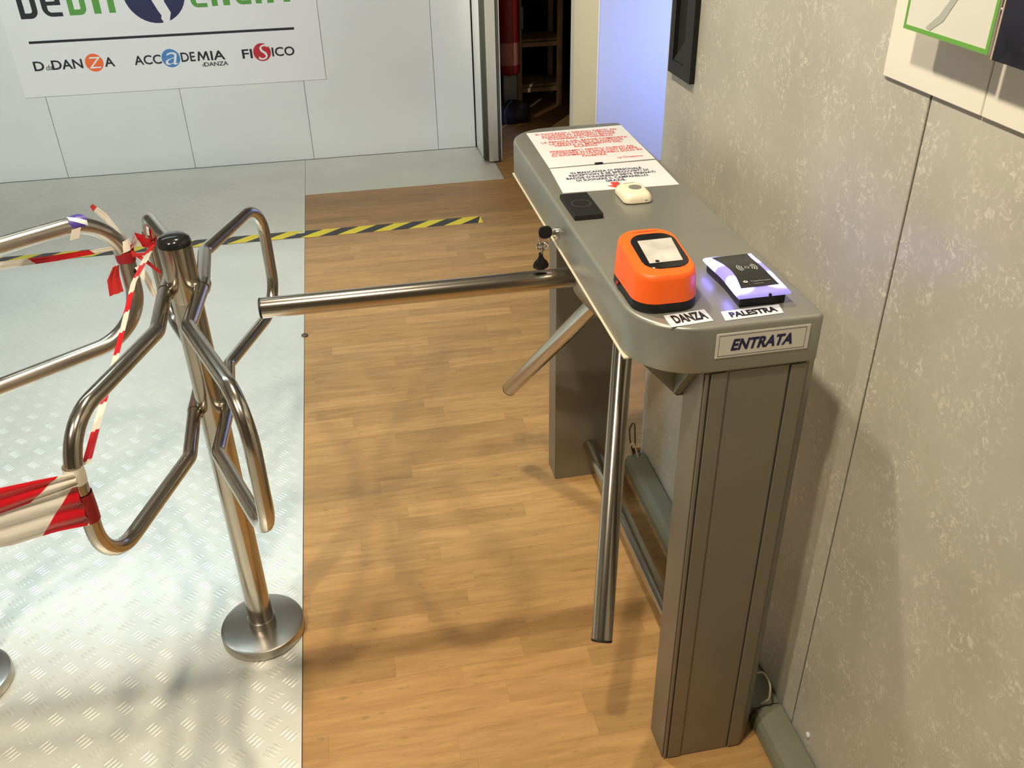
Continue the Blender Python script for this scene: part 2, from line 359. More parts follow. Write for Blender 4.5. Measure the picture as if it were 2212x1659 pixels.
# ================================================================== SETTING
XB = -1.0184; YW = 4.746; YB = 5.364; YE = 2.116
H = 1.0194
# floor: slab, beech strips, aluminium tread plates
bm = B(); box(bm, -3.6, 2.2, -1.9, 7.6, -0.12, -0.012); floor = struct(fin('floor', bm, M['subfloor']))
def plank(x0, x1, y0, y1):
    bm = B(); g = 0.0001; box(bm, x0 + g, x1 - g, y0 + g, y1 - g, -0.0118, random.uniform(-0.00008, 0.0)); return fin('plank', bm, M['wood'], floor)
SW = 0.0615; rows = int((YW - 0.75) / SW) + 1; npl = 0
for i in range(rows):
    y1 = YW - i * SW; y0 = y1 - SW
    xe = 0.30 if y0 > YE + 0.02 else -0.001
    x = XB - random.uniform(0.05, 0.40); first = True
    while x < xe - 0.02:
        L = random.choice((0.30, 0.36, 0.42, 0.48, 0.56)); a = max(x, XB + 0.0015); b = min(x + L, xe); x += L
        if b - a > 0.015: plank(a, b, y0, y1); npl += 1
# the strips of the corridor and the dark room, past the ones that show
bm = B()
def strips(bm, xa, xb, ya, yb):
    y = ya
    while y < yb - 1e-4:
        x = xa - random.uniform(0, 0.3); ye = min(y + SW, yb)
        while x < xb - 0.01:
            a = max(x, xa); b = min(x + 0.42, xb); x += 0.42
            if b - a > 0.01: box(bm, a + 0.0004, b - 0.0004, y + 0.0004, ye - 0.0004, -0.0118, -0.0002)
        y = ye
strips(bm, 0.071, 0.618, YW + 0.0004, 5.48); strips(bm, -0.6, 1.0, 5.481, 7.2); strips(bm, 0.619, 2.0, YW + 0.0004, 4.845); strips(bm, XB + 0.0015, -0.001, -1.69, YW - rows * SW - 0.0003); strips(bm, 0.301, 2.0, YE + 0.16, YW)
tag(fin('plank_field', bm, M['wood'], floor), kind='stuff')
# tread plates
def tread_plate(x0, x1, y0, y1):
    bm = B(); box(bm, x0, x1, y0, y1, -0.0118, 0.0015, 0.0006, 1); pl = fin('tread_plate', bm, M['plate'], floor)
    vs, fs = [], []
    p = 0.0725; zt = 0.0015; hb = 0.0013; half = 0.0165; w = 0.0030
    def bar(cx, cy, ang):
        c, s = math.cos(ang), math.sin(ang); k = len(vs)
        for (u, v, h) in ((-half, 0, 0), (-half * .55, -w, 0), (half * .55, -w, 0), (half, 0, 0), (half * .55, w, 0), (-half * .55, w, 0), (-half * .5, 0, hb), (half * .5, 0, hb)):
            vs.append((cx + u * c - v * s, cy + u * s + v * c, zt - 0.0001 + h))
        for f in ((0, 1, 6), (1, 2, 7, 6), (2, 3, 7), (3, 4, 7), (4, 5, 6, 7), (5, 0, 6)): fs.append([k + q for q in f])
    ox, oy = -1.121 + 0.004, 1.6085
    for i in range(int((x0 - ox) / p) - 1, int((x1 - ox) / p) + 2):
        for j in range(int((y0 - oy) / p) - 1, int((y1 - oy) / p) + 2):
            for h, ang in ((0, PI / 4), (0.5, -PI / 4)):
                gx, gy = ox + (i + h) * p, oy + (j + h) * p
                for q in (-1.5, -0.5, 0.5, 1.5):
                    bx, by = gx - math.sin(ang) * q * 0.0098, gy + math.cos(ang) * q * 0.0098
                    if x0 + 0.014 < bx < x1 - 0.014 and y0 + 0.014 < by < y1 - 0.014: bar(bx, by, ang)
    me = bpy.data.meshes.new('tread_bars'); me.from_pydata(vs, [], fs); me.update()
    tag(finish('tread_bars', me, M['plate'], pl, smooth=True, autosmooth=False), kind='stuff')
tread_plate(-3.39, XB, -1.69, YB - 0.002)
tread_plate(XB + 0.0015, 0.068, YW + 0.0005, YB - 0.002)

# shell
bm = B(); box(bm, -3.6, 2.2, -1.9, 7.6, 2.7, 2.8); ceil = struct(fin('ceiling', bm, M['ceil']))
# unseen boards added beside the cool tube to cut its lit band straight
for s in (-1, 1):
    bm = B(); box(bm, -2.85, -1.05, 2.93 + s * 0.10 - 0.006, 2.93 + s * 0.10 + 0.006, 2.47, 2.70); fin('added_light_blocker', bm, M['ceil'], ceil)
# unseen blocker added to keep the back-wall fill off the floor
bm = B(); box(bm, -2.65, -2.25, 1.445, 1.455, 2.05, 2.355); box(bm, -2.65, -2.64, 1.445, 1.455, 2.355, 2.70); box(bm, -2.26, -2.25, 1.445, 1.455, 2.355, 2.70); fin('added_light_blocker', bm, M['ceil'], ceil)
bm = B(); box(bm, -3.5, -3.4, -1.8, 5.36, -0.0118, 2.7); struct(fin('wall_left', bm, M['dim_plaster']))
bm = B(); box(bm, -3.4, 0.12, -1.8, -1.7, -0.0118, 2.7); struct(fin('wall_front', bm, M['dim_plaster']))
# wall on the right: backing and two laminate boards with an open joint
bm = B(); box(bm, 0.018, 0.12, -1.7, YE - 0.001, -0.0118, 2.7); wr = struct(fin('wall_right', bm, M['groove']))
YS = 1.0986
bm = B(); box(bm, 0.0025, 0.0178, YS - 0.0021, YS + 0.0021, 0.075, 2.69); fin('joint_strip', bm, M['seam'], wr)
for y0, y1 in ((-1.69, -0.12), (-0.117, YS - 0.0022), (YS + 0.0022, YE)):
    bm = B(); box(bm, 0.0, 0.018, y0, y1, 0.002, 2.69, 0.0008, 1); fin('wall_panel', bm, M['flaked'], wr)
bm = B(); box(bm, 0.0185, 0.12, YE, YE + 0.004, 0.002, 2.69); fin('end_strip', bm, M['flaked'], wr)
# back wall of tall white boards
bm = B(); box(bm, -3.4, 0.012, YB + 0.015, YB + 0.09, -0.0118, 2.7); wb = struct(fin('wall_back', bm, M['groove']))
xs = [-3.395, -2.345, -1.645, -0.965, -0.222, 0.0065]
for a, b in zip(xs, xs[1:]):
    bm = B(); box(bm, a + 0.0012, b - 0.0012, YB, YB + 0.015, 0.003, 2.69, 0.0006, 1); fin('wall_panel', bm, M['white_panel'], wb)
# bit of wall over the doorway, corridor walls and dark room
bm = B(); box(bm, 0.012, 0.62, YB + 0.02, YB + 0.09, 2.12, 2.7); struct(fin('trim_2', bm, M['plaster']))
bm = B(); box(bm, 0.610, 0.618, 4.846, 5.352, 0.0, 2.69, 0.002, 1); struct(fin('trim_1', bm, M['cream']))
bm = B(); box(bm, 0.6185, 2.0, 4.846, YB + 0.10, -0.0118, 2.7); struct(fin('wall_far', bm, M['plaster']))
bm = B(); box(bm, 2.0, 2.1, YE + 0.02, 7.3, -0.0118, 2.7); struct(fin('wall_corridor', bm, M['plaster']))
bm = B(); box(bm, 0.121, 2.0, YE + 0.02, YE + 0.12, -0.0118, 2.7); struct(fin('wall_near', bm, M['plaster']))
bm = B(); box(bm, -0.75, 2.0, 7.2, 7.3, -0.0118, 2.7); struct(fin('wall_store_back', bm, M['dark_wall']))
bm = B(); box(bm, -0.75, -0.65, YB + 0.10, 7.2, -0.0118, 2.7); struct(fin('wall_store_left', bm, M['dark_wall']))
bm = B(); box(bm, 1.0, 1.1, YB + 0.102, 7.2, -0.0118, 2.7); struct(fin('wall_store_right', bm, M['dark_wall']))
# folded sliding door at the end of the back wall
bm = B(); box(bm, 0.012, 0.050, 5.10, 5.352, 0.012, 2.10, 0.001, 1); door = struct(fin('door_1', bm, M['white_panel']))
bm = B(); box(bm, 0.036, 0.088, 5.030, 5.099, 0.010, 2.10, 0.002, 2); fin('edge_profile', bm, M['alu'], door)
bm = B(); box(bm, 0.0885, 0.104, 5.036, 5.085, 0.010, 2.10, 0.001, 1); fin('rubber_seal', bm, M['seal'], door)
bm = B(); box(bm, 0.1045, 0.112, 5.040, 5.080, 0.010, 2.10, 0.001, 1); fin('edge_strip', bm, M['alu'], door)
bm = B(); box(bm, 0.0105, 0.0355, 5.060, 5.0985, 0.012, 2.10, 0.001, 1); fin('hinge_strip', bm, M['seal'], door)

# ================================================================== TURNSTILE
ts = thing('turnstile', (-0.24, 1.63, 0.0), 'silver grey tripod turnstile on two posts with three steel arms beside the right wall', 'turnstile')
CX0, CX1, CY0, CY1, ZB = -0.387, -0.0985, 1.0905, 2.1665, 0.9405
def cover_loop(d, z, x1=None):
    return [(x, y, z) for x, y in rrect(CX0 + d, CX1 - d, CY0 + d, CY1 - d, (0.105 - d, 0.012 - d * .6, 0.012 - d * .6, 0.105 - d), 12)]
bm = B(); loft(bm, [cover_loop(0.004, ZB), cover_loop(0.0006, ZB + 0.001), cover_loop(0, ZB + 0.003), cover_loop(0, H - 0.006), cover_loop(0.0012, H - 0.0025), cover_loop(0.0035, H - 0.0006), cover_loop(0.0062, H)])
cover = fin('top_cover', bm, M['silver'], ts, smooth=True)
# pale rim along the lower edge of the left side
bm = B(); box(bm, CX0 - 0.0022, CX0 + 0.010, CY0 + 0.075, CY1 - 0.085, ZB - 0.0042, ZB - 0.0005, 0.0008, 1); fin('lower_rim', bm, M['rim'], ts)
def post(y0, y1, face):
    x0, x1 = -0.281, -0.0835; ch = 0.026
    out = [(x0, y0), (x1 - ch, y0), (x1, y0 + ch), (x1, y1 - ch * .5), (x1 - ch * .5, y1), (x0, y1)]
    if face > 0: out = [(x0, y0 + 0.0), (x1 - ch, y0), (x1, y0 + ch), (x1, y1 - ch), (x1 - ch, y1), (x0, y1)]
    bm = B(); prism(bm, out, lambda u, v: (u, v, 0.0008), lambda u, v: (u, v, ZB - 0.004)); bmesh.ops.bevel(bm, geom=[e for e in bm.edges if abs((e.verts[0].co - e.verts[1].co).z) > 0.5], offset=0.003, segments=2, affect='EDGES')
    p = fin('post', bm, M['silver_shaded'], ts, smooth=True)
    yf = y0 if face < 0 else y1; s = -1 if face < 0 else 1
    def slab(name, xa, xb, d, m, e=0.0008):
        bm = B(); a, b = sorted((yf + s * 0.0003, yf + s * d)); box(bm, xa, xb, a, b, 0.003, ZB - 0.006, e, 1); return fin(name, bm, m, p)
    slab('edge_strip', -0.2795, -0.2735, 0.0022, M['silver_shaded']); slab('cover_strip', -0.2705, -0.2440, 0.0028, M['silver_shaded'])
    slab('front_panel', -0.2405, -0.1425, 0.0012, M['silver_shaded'], 0.0004); slab('cover_strip', -0.1390, -0.1130, 0.0028, M['silver_shaded'])
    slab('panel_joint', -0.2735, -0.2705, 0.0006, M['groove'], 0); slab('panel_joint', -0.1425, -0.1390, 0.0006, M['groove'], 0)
    return p
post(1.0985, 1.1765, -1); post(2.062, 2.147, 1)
# slanted mechanism housing under the cover
prof = [(-0.375, ZB - 0.0008), (-0.290, 0.847), (-0.276, 0.847), (-0.150, 0.847), (-0.150, ZB - 0.0008)]
bm = B(); prism(bm, prof, lambda u, v: (u, 1.1785, v), lambda u, v: (u, 2.060, v)); fin('mechanism_housing', bm, M['silver'], ts)
bm = B(); prism(bm, [(1.1775, 0.852), (1.1775, ZB - 0.003), (1.112, ZB - 0.003)], lambda u, v: (-0.2965, u, v), lambda u, v: (-0.2818, u, v)); fin('gusset', bm, M['silver'], ts)
# hub and arms
O = V((-0.23524, 1.626, 0.8663)); AX = V((-1, 0, -1)).normalized()
bm = B(); sweep(bm, [O + AX * 0.045, O + AX * 0.074, O + AX * 0.080, O + AX * 0.105], [0.095, 0.095, 0.090, 0.055], 40); fin('hub', bm, M['silver'], ts, smooth=True)
for d in ((-1, 0, 0), (-0.2297, -0.6308, -0.7412), (-0.2297, 0.6308, -0.7412)):
    d = V(d).normalized(); bm = B(); cyl(bm, O + d * 0.085, O + d * 0.740, 0.0205, 32); arm = fin('arm', bm, M['steel'], ts, smooth=True)
    bm = B(); sweep(bm, [O + d * 0.7403, O + d * 0.7435, O + d * 0.7450], [0.0207, 0.0207, 0.0185], 32); fin('end_cap', bm, M['black'], arm, smooth=True)
# foot rail between the posts
bm = B(); cyl(bm, (-0.176, 1.1775, 0.108), (-0.176, 2.0605, 0.108), 0.021, 28); fin('foot_rail', bm, M['steel'], ts, smooth=True)
# lock in the left side of the cover
bm = B(); cyl(bm, (CX0 - 0.0065, 1.619, 0.968), (CX0 - 0.0004, 1.619, 0.968), 0.0125, 28); sweep(bm, [(CX0 - 0.0105, 1.619, 0.968), (CX0 - 0.0064, 1.619, 0.968)], [0.008, 0.0105], 24); fin('lock_barrel', bm, M['chrome'], ts, smooth=True)

# keys hanging from the lock
ky = thing('key_bunch', (-0.415, 1.619, 0.93), 'small bunch of keys hanging from the chrome lock on the turnstile side', 'keys')
bm = B(); box(bm, -0.4105, CX0 - 0.0110, 1.6178, 1.6204, 0.9640, 0.9725, 0.0006, 1); fin('key_blade', bm, M['chrome'], ky)
bm = B(); prism(bm, [(-0.4005 + 0.0135 * math.cos(t) - 0.012, 0.972 + 0.0145 * math.sin(t) * (1 + .15 * math.cos(2 * t))) for t in [2 * PI * k / 24 for k in range(24)]], lambda u, v: (u, 1.6160, v), lambda u, v: (u, 1.6220, v)); fin('key_head', bm, M['black'], ky)
def ringpath(c, r, ax, n=28, sq=1.0):
    a, b = frame_of(V(ax)); return [V(c) + (a * math.cos(2 * PI * k / n) + b * math.sin(2 * PI * k / n) * sq) * r for k in range(n)]
bm = B(); sweep(bm, ringpath((-0.4155, 1.6195, 0.959), 0.010, (0.15, 1, 0.1)), 0.0011, 8, closed=True); fin('key_ring', bm, M['chrome'], ky, smooth=True)
bm = B()
for q in (-1, 0, 1):
    sweep(bm, ringpath((-0.4185 + 0.0055 * q, 1.6195, 0.941 + 0.003 * abs(q)), 0.0065, (0.5 * q, 1, 0.2)), 0.0020, 8, closed=True)
sweep(bm, [(-0.4185, 1.6195, 0.938), (-0.4200, 1.6195, 0.927)], 0.0028, 10); fin('chrome_charm', bm, M['chrome'], ky, smooth=True)
bm = B(); lathe(bm, [(0.0, 0.0), (0.010, 0.0005), (0.0155, 0.004), (0.0165, 0.010), (0.013, 0.017), (0.007, 0.023), (0.0045, 0.028), (0.0042, 0.036), (0, 0.037)], (0, 0, 0), 24)
bmesh.ops.scale(bm, vec=(1, 0.55, 1), verts=bm.verts[:]); bmesh.ops.translate(bm, vec=(-0.4215, 1.6195, 0.8935), verts=bm.verts[:]); fin('black_fob', bm, M['black_gloss'], ky, smooth=True)

# barcode scanner
sc = thing('barcode_scanner', (-0.3325, 1.21, H), 'orange desktop barcode scanner with black base on the turnstile top', 'scanner')
def sl(x0, x1, y0, y1, r, zf): return [(x, y, zf(y)) for x, y in rrect(x0, x1, y0, y1, r, 8)]
YR = 1.303
SX = .0065
bm = B(); loft(bm, [sl(-.3825 + SX, -.2825 + SX, 1.1505, YR - .002, .034, lambda y: H + .0003), sl(-.3845 + SX, -.2805 + SX, 1.149, YR, .036, lambda y: H + .003), sl(-.3840 + SX, -.2810 + SX, 1.1495, YR - .0005, .036, lambda y: H + .016)])
fin('base', bm, M['black'], sc, smooth=True)
def tp(y, k=0.0): return H + 0.0600 + (y - 1.155) * 0.12 + k
bm = B(); loft(bm, [sl(-.3842 + SX, -.2808 + SX, 1.1493, YR - .0003, .036, lambda y: H + .0163), sl(-.3838 + SX, -.2812 + SX, 1.1497, YR - .0007, .036, lambda y: H + .022),
    sl(-.3815 + SX, -.2835 + SX, 1.1515, YR - .003, .035, lambda y: tp(y, -.008)), sl(-.3802 + SX, -.2848 + SX, 1.1526, YR - .0042, .034, lambda y: tp(y, -.0028)), sl(-.3775 + SX, -.2875 + SX, 1.1553, YR - .0068, .032, lambda y: tp(y, 0))])
fin('housing', bm, M['orange'], sc, smooth=True)
bm = B(); loft(bm, [sl(-.3575, -.2835, 1.1750, 1.2800, .025, lambda y: tp(y, .0002)), sl(-.3565, -.2845, 1.1760, 1.2790, .0245, lambda y: tp(y, .0014))]); win = fin('window_frame', bm, M['black_gloss'], sc, smooth=True)
bm = B(); flat(bm, [(-.3480, 1.1905, tp(1.1905, .0018)), (-.2945, 1.1915, tp(1.1915, .0018)), (-.2900, 1.2600, tp(1.2600, .0018)), (-.3462, 1.2590, tp(1.2590, .0018))]); fin('scan_glass', bm, M['glass_white'], win)
bm = B(); prism(bm, [(-.3345 + .0033 * math.cos(2 * PI * k / 14), 1.1945 + .0033 * math.sin(2 * PI * k / 14)) for k in range(14)], lambda u, v: (u, v, tp(v, .0019)), lambda u, v: (u, v, tp(v, .0024))); fin('sensor_dot', bm, M['black'], win)
bm = B(); box(bm, -.3820, -.3783, 1.242, 1.250, H + .008, H + .014, .001, 1); fin('side_plug', bm, M['fire_red'], sc)
bm = B(); prism(bm, [(-.345, 1.2878), (-.305, 1.2884), (-.305, 1.2894), (-.345, 1.2888)], lambda u, v: (u, v, tp(v, .0001)), lambda u, v: (u, v, tp(v, .0004))); fin('slot', bm, M['ink_crimson'], sc)

# card reader with glowing edge
rd = thing('card_reader', (-0.178, 1.21, H), 'black card reader with glowing violet edge on the turnstile top', 'card reader')
RX0, RX1, RY0, RY1 = -.2235, -.1375, 1.1350, 1.2815
def hump(y): t = min(max((y - RY0) / (RY1 - RY0), 0), 1); return .0050 * math.sin(PI * t) ** 2
def wav(d, z, hp=0.0, amp=0.0028):
    pts = []; n = 16; L = RY1 - RY0 - 2 * d
    for k in range(n + 1): t = k / n; y = RY1 - d - L * t; pts.append((RX0 + d + amp * math.sin(PI * t) ** 2, y, z + hp * hump(y)))
    for k in range(n + 1): t = k / n; y = RY0 + d + L * t; pts.append((RX1 - d - amp * math.sin(PI * t) ** 2, y, z + hp * hump(y)))
    return pts
bm = B(); loft(bm, [wav(.007, H + .0003), wav(.006, H + .002), wav(.006, H + .0165)]); fin('base', bm, M['black'], rd, smooth=True)
leds = [(-.2145, 1.258, H + .028), (-.1465, 1.258, H + .028), (-.2145, 1.166, H + .028), (-.1465, 1.170, H + .028)]
M['glow'] = glow_mat(leds)
bm = B(); loft(bm, [wav(.002, H + .0167), wav(.0, H + .019), wav(.0005, H + .0215, .6), wav(.004, H + .0245, 1), wav(.010, H + .0255, 1), wav(.022, H + .0255, 1)]); fin('glowing_frame', bm, M['glow'], rd, smooth=True)
pl = []; n = 14
for k in range(n + 1): t = k / n; pl.append((-.2125 + .0075 * math.sin(PI * t), 1.2720 - .1200 * t))
for k in range(n + 1): t = k / n; pl.append((-.1495 - .0040 * math.sin(PI * t), 1.1530 + .1210 * t))
FZ = lambda y: H + .0257 + hump(y)
bm = B(); N = n + 1
for k in range(n):   # curved top, thin rim
    a, b, c_, d_ = pl[k], pl[k + 1], pl[2 * N - 2 - k], pl[2 * N - 1 - k]
    m1 = [((p[0] + q[0]) / 2, (p[1] + q[1]) / 2) for p, q in ((a, d_), (b, c_))]
    for q in ((a, b, m1[1], m1[0]), (m1[0], m1[1], c_, d_)): flat(bm, [(x, y_, FZ(y_) + .0008) for x, y_ in q])
    for p, q in ((b, a), (d_, c_)): flat(bm, [(p[0], p[1], FZ(p[1])), (q[0], q[1], FZ(q[1])), (q[0], q[1], FZ(q[1]) + .0008), (p[0], p[1], FZ(p[1]) + .0008)])
bmesh.ops.remove_doubles(bm, verts=bm.verts[:], dist=1e-6); fp = fin('face_plate', bm, M['black_gloss'], rd)
bm = B(); zz = H + .0319
def arc(bm, cx, cy, r, w, a0, a1, n=10):
    for k in range(n):
        p = [a0 + (a1 - a0) * k / n, a0 + (a1 - a0) * (k + 1) / n]
        flat(bm, [(cx + rr * math.cos(q), cy + rr * math.sin(q), zz) for rr, q in ((r, p[0]), (r + w, p[0]), (r + w, p[1]), (r, p[1]))])
cx, cy = -.1775, 1.2130
arc(bm, cx, cy, .0026, .0014, 0, 2 * PI, 16)
for r in (.0080, .0115, .0150): arc(bm, cx, cy, r, .0017, -0.75, 0.75); arc(bm, cx, cy, r, .0017, PI - 0.75, PI + 0.75)
fin('wave_symbol', bm, M['ink_grey'], fp)
tag(text('lettering', 'TeamSystem', M['ink_grey'], fp, (0, 0, FZ(1.170) + .0008), (1, 0, 0), (0, 1, 0), -.1905, -.1575, 1.1658, 1.1705, off=.0004), kind='stuff')
tag(text('lettering', 'wellness', M['ink_grey'], fp, (0, 0, FZ(1.164) + .0008), (1, 0, 0), (0, 1, 0), -.1885, -.1720, 1.1600, 1.1630, off=.0004, bold=0.0), kind='stuff')
zz = FZ(1.171) + .0012; bm = B(); arc(bm, -.1985, 1.1690, .0018, .0018, PI * .75, PI * 2.25, 12); box(bm, -.1998, -.1972, 1.1703, 1.1723, zz - .0002, zz); fin('emblem', bm, M['ink_white'], fp)
bm = B(); cyl(bm, (-.1720, 1.1342, H + .0200), (-.1720, 1.1365, H + .0200), .0026, 14); fin('screw', bm, M['black'], rd)

# doorbell, flat black reader
db = thing('doorbell', (-0.2285, 1.6405, H), 'small ivory doorbell button box on the turnstile top', 'doorbell')
def dl(d, z): return [(x, y, z) for x, y in rrect(-.2575 + d, -.1995 - d, 1.601 + d, 1.680 - d, .014, 6)]
bm = B(); loft(bm, [dl(.003, H + .0004), dl(.0, H + .003), dl(0, H + .010), dl(.003, H + .0165), dl(.008, H + .0205), dl(.012, H + .0212)]); fin('case', bm, M['ivory'], db, smooth=True)
bm = B(); cyl(bm, (-.2255, 1.6400, H + .0213), (-.2255, 1.6400, H + .0222), .0128, 32); fin('push_button', bm, M['grey_button'], db)
bm = B(); box(bm, -.2400, -.2190, 1.6665, 1.6680, H + .0205, H + .0213); fin('slot', bm, M['groove'], db)
bm = B(); box(bm, -.2170, -.2120, 1.6003, 1.6011, H + .0070, H + .0080); fin('mark', bm, M['groove'], db)
br = thing('flat_card_reader', (-0.344, 1.606, H), 'flat square black reader pad on the turnstile top beside the doorbell', 'card reader')
bm = B(); box(bm, -.3725, -.3165, 1.546, 1.6665, H + .0004, H + .0105, .0015, 2); fin('pad', bm, M['black'], br)
bm = B(); zz = H + .0107; arc(bm, -.3445, 1.606, .017, .004, 0, 2 * PI, 30); fin('ring_mark', bm, mat('pad_ring', (.03, .03, .03), .5), br)

# notices lying on the turnstile
def sheet(name, quad, label, bend=0.0):
    t = thing(name, (sum(q[0] for q in quad) / 4, sum(q[1] for q in quad) / 4, H), label, 'paper notice', 'paper notices on the turnstile')
    bm = B(); loft(bm, [[(x, y, H + .0004) for x, y in quad], [(x, y, H + .0011) for x, y in quad]]); fin('sheet', bm, M['white_paper'], t); return t
n1 = sheet('notice_sheet', [(-.3496, 1.8565), (-.1075, 1.8615), (-.1030, 2.1340), (-.3447, 2.1240)], 'white paper notice with red printed text on the far end of the turnstile')
rows = [('SI INVITANO I GENTILI OSPITI AD', -.327, -.124, 2.098, 2.110), ('ACCEDERE AL NOSTRO CENTRO', -.316, -.135, 2.083, 2.095), ("PASSANDO L'APPOSITO BADGE", -.316, -.137, 2.068, 2.080), ("D'INGRESSO AL TORNELLO", -.305, -.147, 2.053, 2.065),
        ('LA PERDITA DEL BADGE COMPORTA', -.327, -.118, 2.030, 2.042), ('LA PERDITA DELLA CAUZIONE', -.311, -.134, 2.015, 2.027), ('VERSATA AL MOMENTO DEL', -.304, -.140, 2.000, 2.012), ('RILASCIO', -.259, -.204, 1.985, 1.997),
        ('PREGHIAMO I GENTILI CLIENTI AD', -.323, -.125, 1.958, 1.970), ('ACCEDERE ALLE SALE CON SCARPE', -.323, -.121, 1.943, 1.955), ('DI RICAMBIO UTILIZZABILI SOLO IN', -.325, -.115, 1.928, 1.940), ('PALESTRA', -.259, -.202, 1.913, 1.925), ('La Direzione', -.186, -.128, 1.884, 1.894)]
text_lines('lettering', rows, M['ink_red'], n1, (0, 0, H + .0011), (1, 0, 0), (0, 1, 0), bold=0.016)
n2 = sheet('notice_sheet', [(-.3582, 1.6968), (-.1139, 1.6890), (-.1085, 1.8530), (-.3500, 1.8500)], 'white paper notice with navy printed text on the turnstile behind the doorbell')
rows = [('IN MANCANZA DI PERSONALE', -.314, -.157, 1.803, 1.815), ('RECEPTION E SE SPROVVISTI DI', -.321, -.146, 1.787, 1.799), ("BADGE D'INGRESSO SIETE PREGATI", -.331, -.136, 1.771, 1.783), ('DI SUONARE IL CAMPANELLO.', -.313, -.155, 1.755, 1.767), ('GRAZIE.', -.255, -.211, 1.739, 1.751)]
text_lines('lettering', rows, M['ink_navy'], n2, (0, 0, H + .0011), (1, 0, 0), (0, 1, 0), bold=0.018)
bm = B(); z = H + .0016
for q in ([(-.2480, 1.735), (-.2480, 1.716), (-.2600, 1.716), (-.2395, 1.694), (-.2190, 1.716), (-.2310, 1.716), (-.2310, 1.735)],): flat(bm, [(x, y, z) for x, y in q][::-1])
fin('red_arrow', bm, M['ink_red'], n2)
cl = B(); box(cl, -.2475, -.2290, 1.8535, 1.8600, H + .0022, H + .0042, .0006, 1); tag(fin('paper_clip', cl, M['black']), 'tiny black tab where the two paper notices meet on the turnstile', 'clip')

def slip(quad, word, label, shear, tx):
    t = thing('name_slip', (sum(q[0] for q in quad) / 4, sum(q[1] for q in quad) / 4, H), label, 'paper label', 'paper slips on the turnstile')
    bm = B(); loft(bm, [[(x, y, H + .0004) for x, y in quad], [(x, y, H + .0011) for x, y in quad]]); fin('slip', bm, M['white_paper'], t)
    text('letter', word, M['ink_black'], t, (0, 0, H + .0011), (quad[1][0] - quad[0][0], quad[1][1] - quad[0][1], 0), (-(quad[1][1] - quad[0][1]), quad[1][0] - quad[0][0], 0), *tx, bold=0.042, shear=shear, space=1.0, split=True); return t
def loc2(quad, x, y): # coordinates in the slip's own turned frame
    ux = V((quad[1][0] - quad[0][0], quad[1][1] - quad[0][1])).normalized(); uy = V((-ux.y, ux.x)); return ux.dot(V((x, y))), uy.dot(V((x, y)))
q = [(-.3392, 1.1035), (-.2713, 1.1095), (-.2713, 1.1470), (-.3385, 1.1410)]; a = loc2(q, -.3290, 1.1120); b = loc2(q, -.2775, 1.1420)
slip(q, 'DANZA', 'small white paper slip reading DANZA in front of the orange scanner', 0.05, (a[0], b[0], a[1], b[1]))
q = [(-.2545, 1.1050), (-.1595, 1.1095), (-.1545, 1.1370), (-.2500, 1.1340)]; a = loc2(q, -.2420, 1.1115); b = loc2(q, -.1660, 1.1315)
slip(q, 'PALESTRA', 'small white paper slip reading PALESTRA in front of the glowing reader', 0.1, (a[0], b[0], a[1], b[1]))
# ENTRATA sign on the end face
en = thing('entrance_sign', (-.197, CY0, .966), 'pale sign reading ENTRATA on the end face of the turnstile', 'sign')
y = CY0 - .0004
bm = B(); box(bm, -.2725, -.1225, y - .0012, y, .9655, 1.0075, .0004, 1); fin('sign_plate', bm, mat('sign_grey', (.62, .60, .54), .4), en)
bm = B()
for i, (x0, x1, z0, z1) in enumerate(((-.2680, -.1290, .9690, .9695), (-.2680, -.1290, 1.0035, 1.0040), (-.2680, -.2676, .9690, 1.0040), (-.1294, -.1290, .9690, 1.0040))): box(bm, x0, x1, y - .0015, y - .0012, z0, z1)
fin('border_line', bm, M['ink_navy'], en)
text('letter', 'ENTRATA', M['ink_navy'], en, (0, y - .0012, 0), (1, 0, 0), (0, 0, 1), -.2485, -.1500, .9770, .9965, bold=0.04, shear=0.2, off=.0004, space=1.03, split=True)

# ================================================================== ROTOR GATE
PX, PY = -1.110, 1.633
rg = thing('rotor_gate', (PX, PY, 0.0015), 'steel swing gate post with four bent tube wings and black cap on the tread plate', 'gate')
bm = B(); lathe(bm, [(.0965, .0018), (.0985, .004), (.0985, .022), (.0965, .0265), (.090, .0282), (.030, .0290)], (PX, PY, 0), 64); fin('base_plate', bm, M['brushed'], rg, smooth=True)
bm = B(); cyl(bm, (PX, PY, .0285), (PX, PY, 1.006), .0285, 40); fin('pole', bm, M['steel'], rg, smooth=True)
bm = B(); lathe(bm, [(.0322, .0292), (.0322, .050), (.0300, .052)], (PX, PY, 0), 40); fin('collar', bm, M['brushed'], rg, smooth=True)
bm = B(); lathe(bm, [(.0298, .900), (.0305, .903), (.0305, 1.006), (.0302, 1.0095)], (PX, PY, 0), 40); fin('head_sleeve', bm, M['steel'], rg, smooth=True)
bm = B(); lathe(bm, [(.0307, 1.0100), (.0307, 1.0155), (.0287, 1.022), (.022, 1.0275), (.011, 1.0302), (0, 1.0310)], (PX, PY, 0), 40); fin('cap', bm, M['black_gloss'], rg, smooth=True)
ZU, ZL, TR = .922, .652, .0135
def wing(jx, jy, m1, tip):
    p = [(jx, jy, ZU), (m1[0], m1[1], ZU), (tip[0], tip[1], ZU), (tip[0], tip[1], ZL), (m1[0], m1[1], ZL), (jx, jy, ZL)]
    bm = B(); sweep(bm, fillet(p, [0, .05, .085, .085, .05, 0], seg=10), TR, 20); return fin('wing', bm, M['steel'], rg, smooth=True)
wA = wing(-1.1445, 1.632, (-1.1365, 1.462), (-1.2320, 1.172))
wB = wing(-1.0765, 1.632, (-1.0850, 1.465), (-.9740, 1.178))
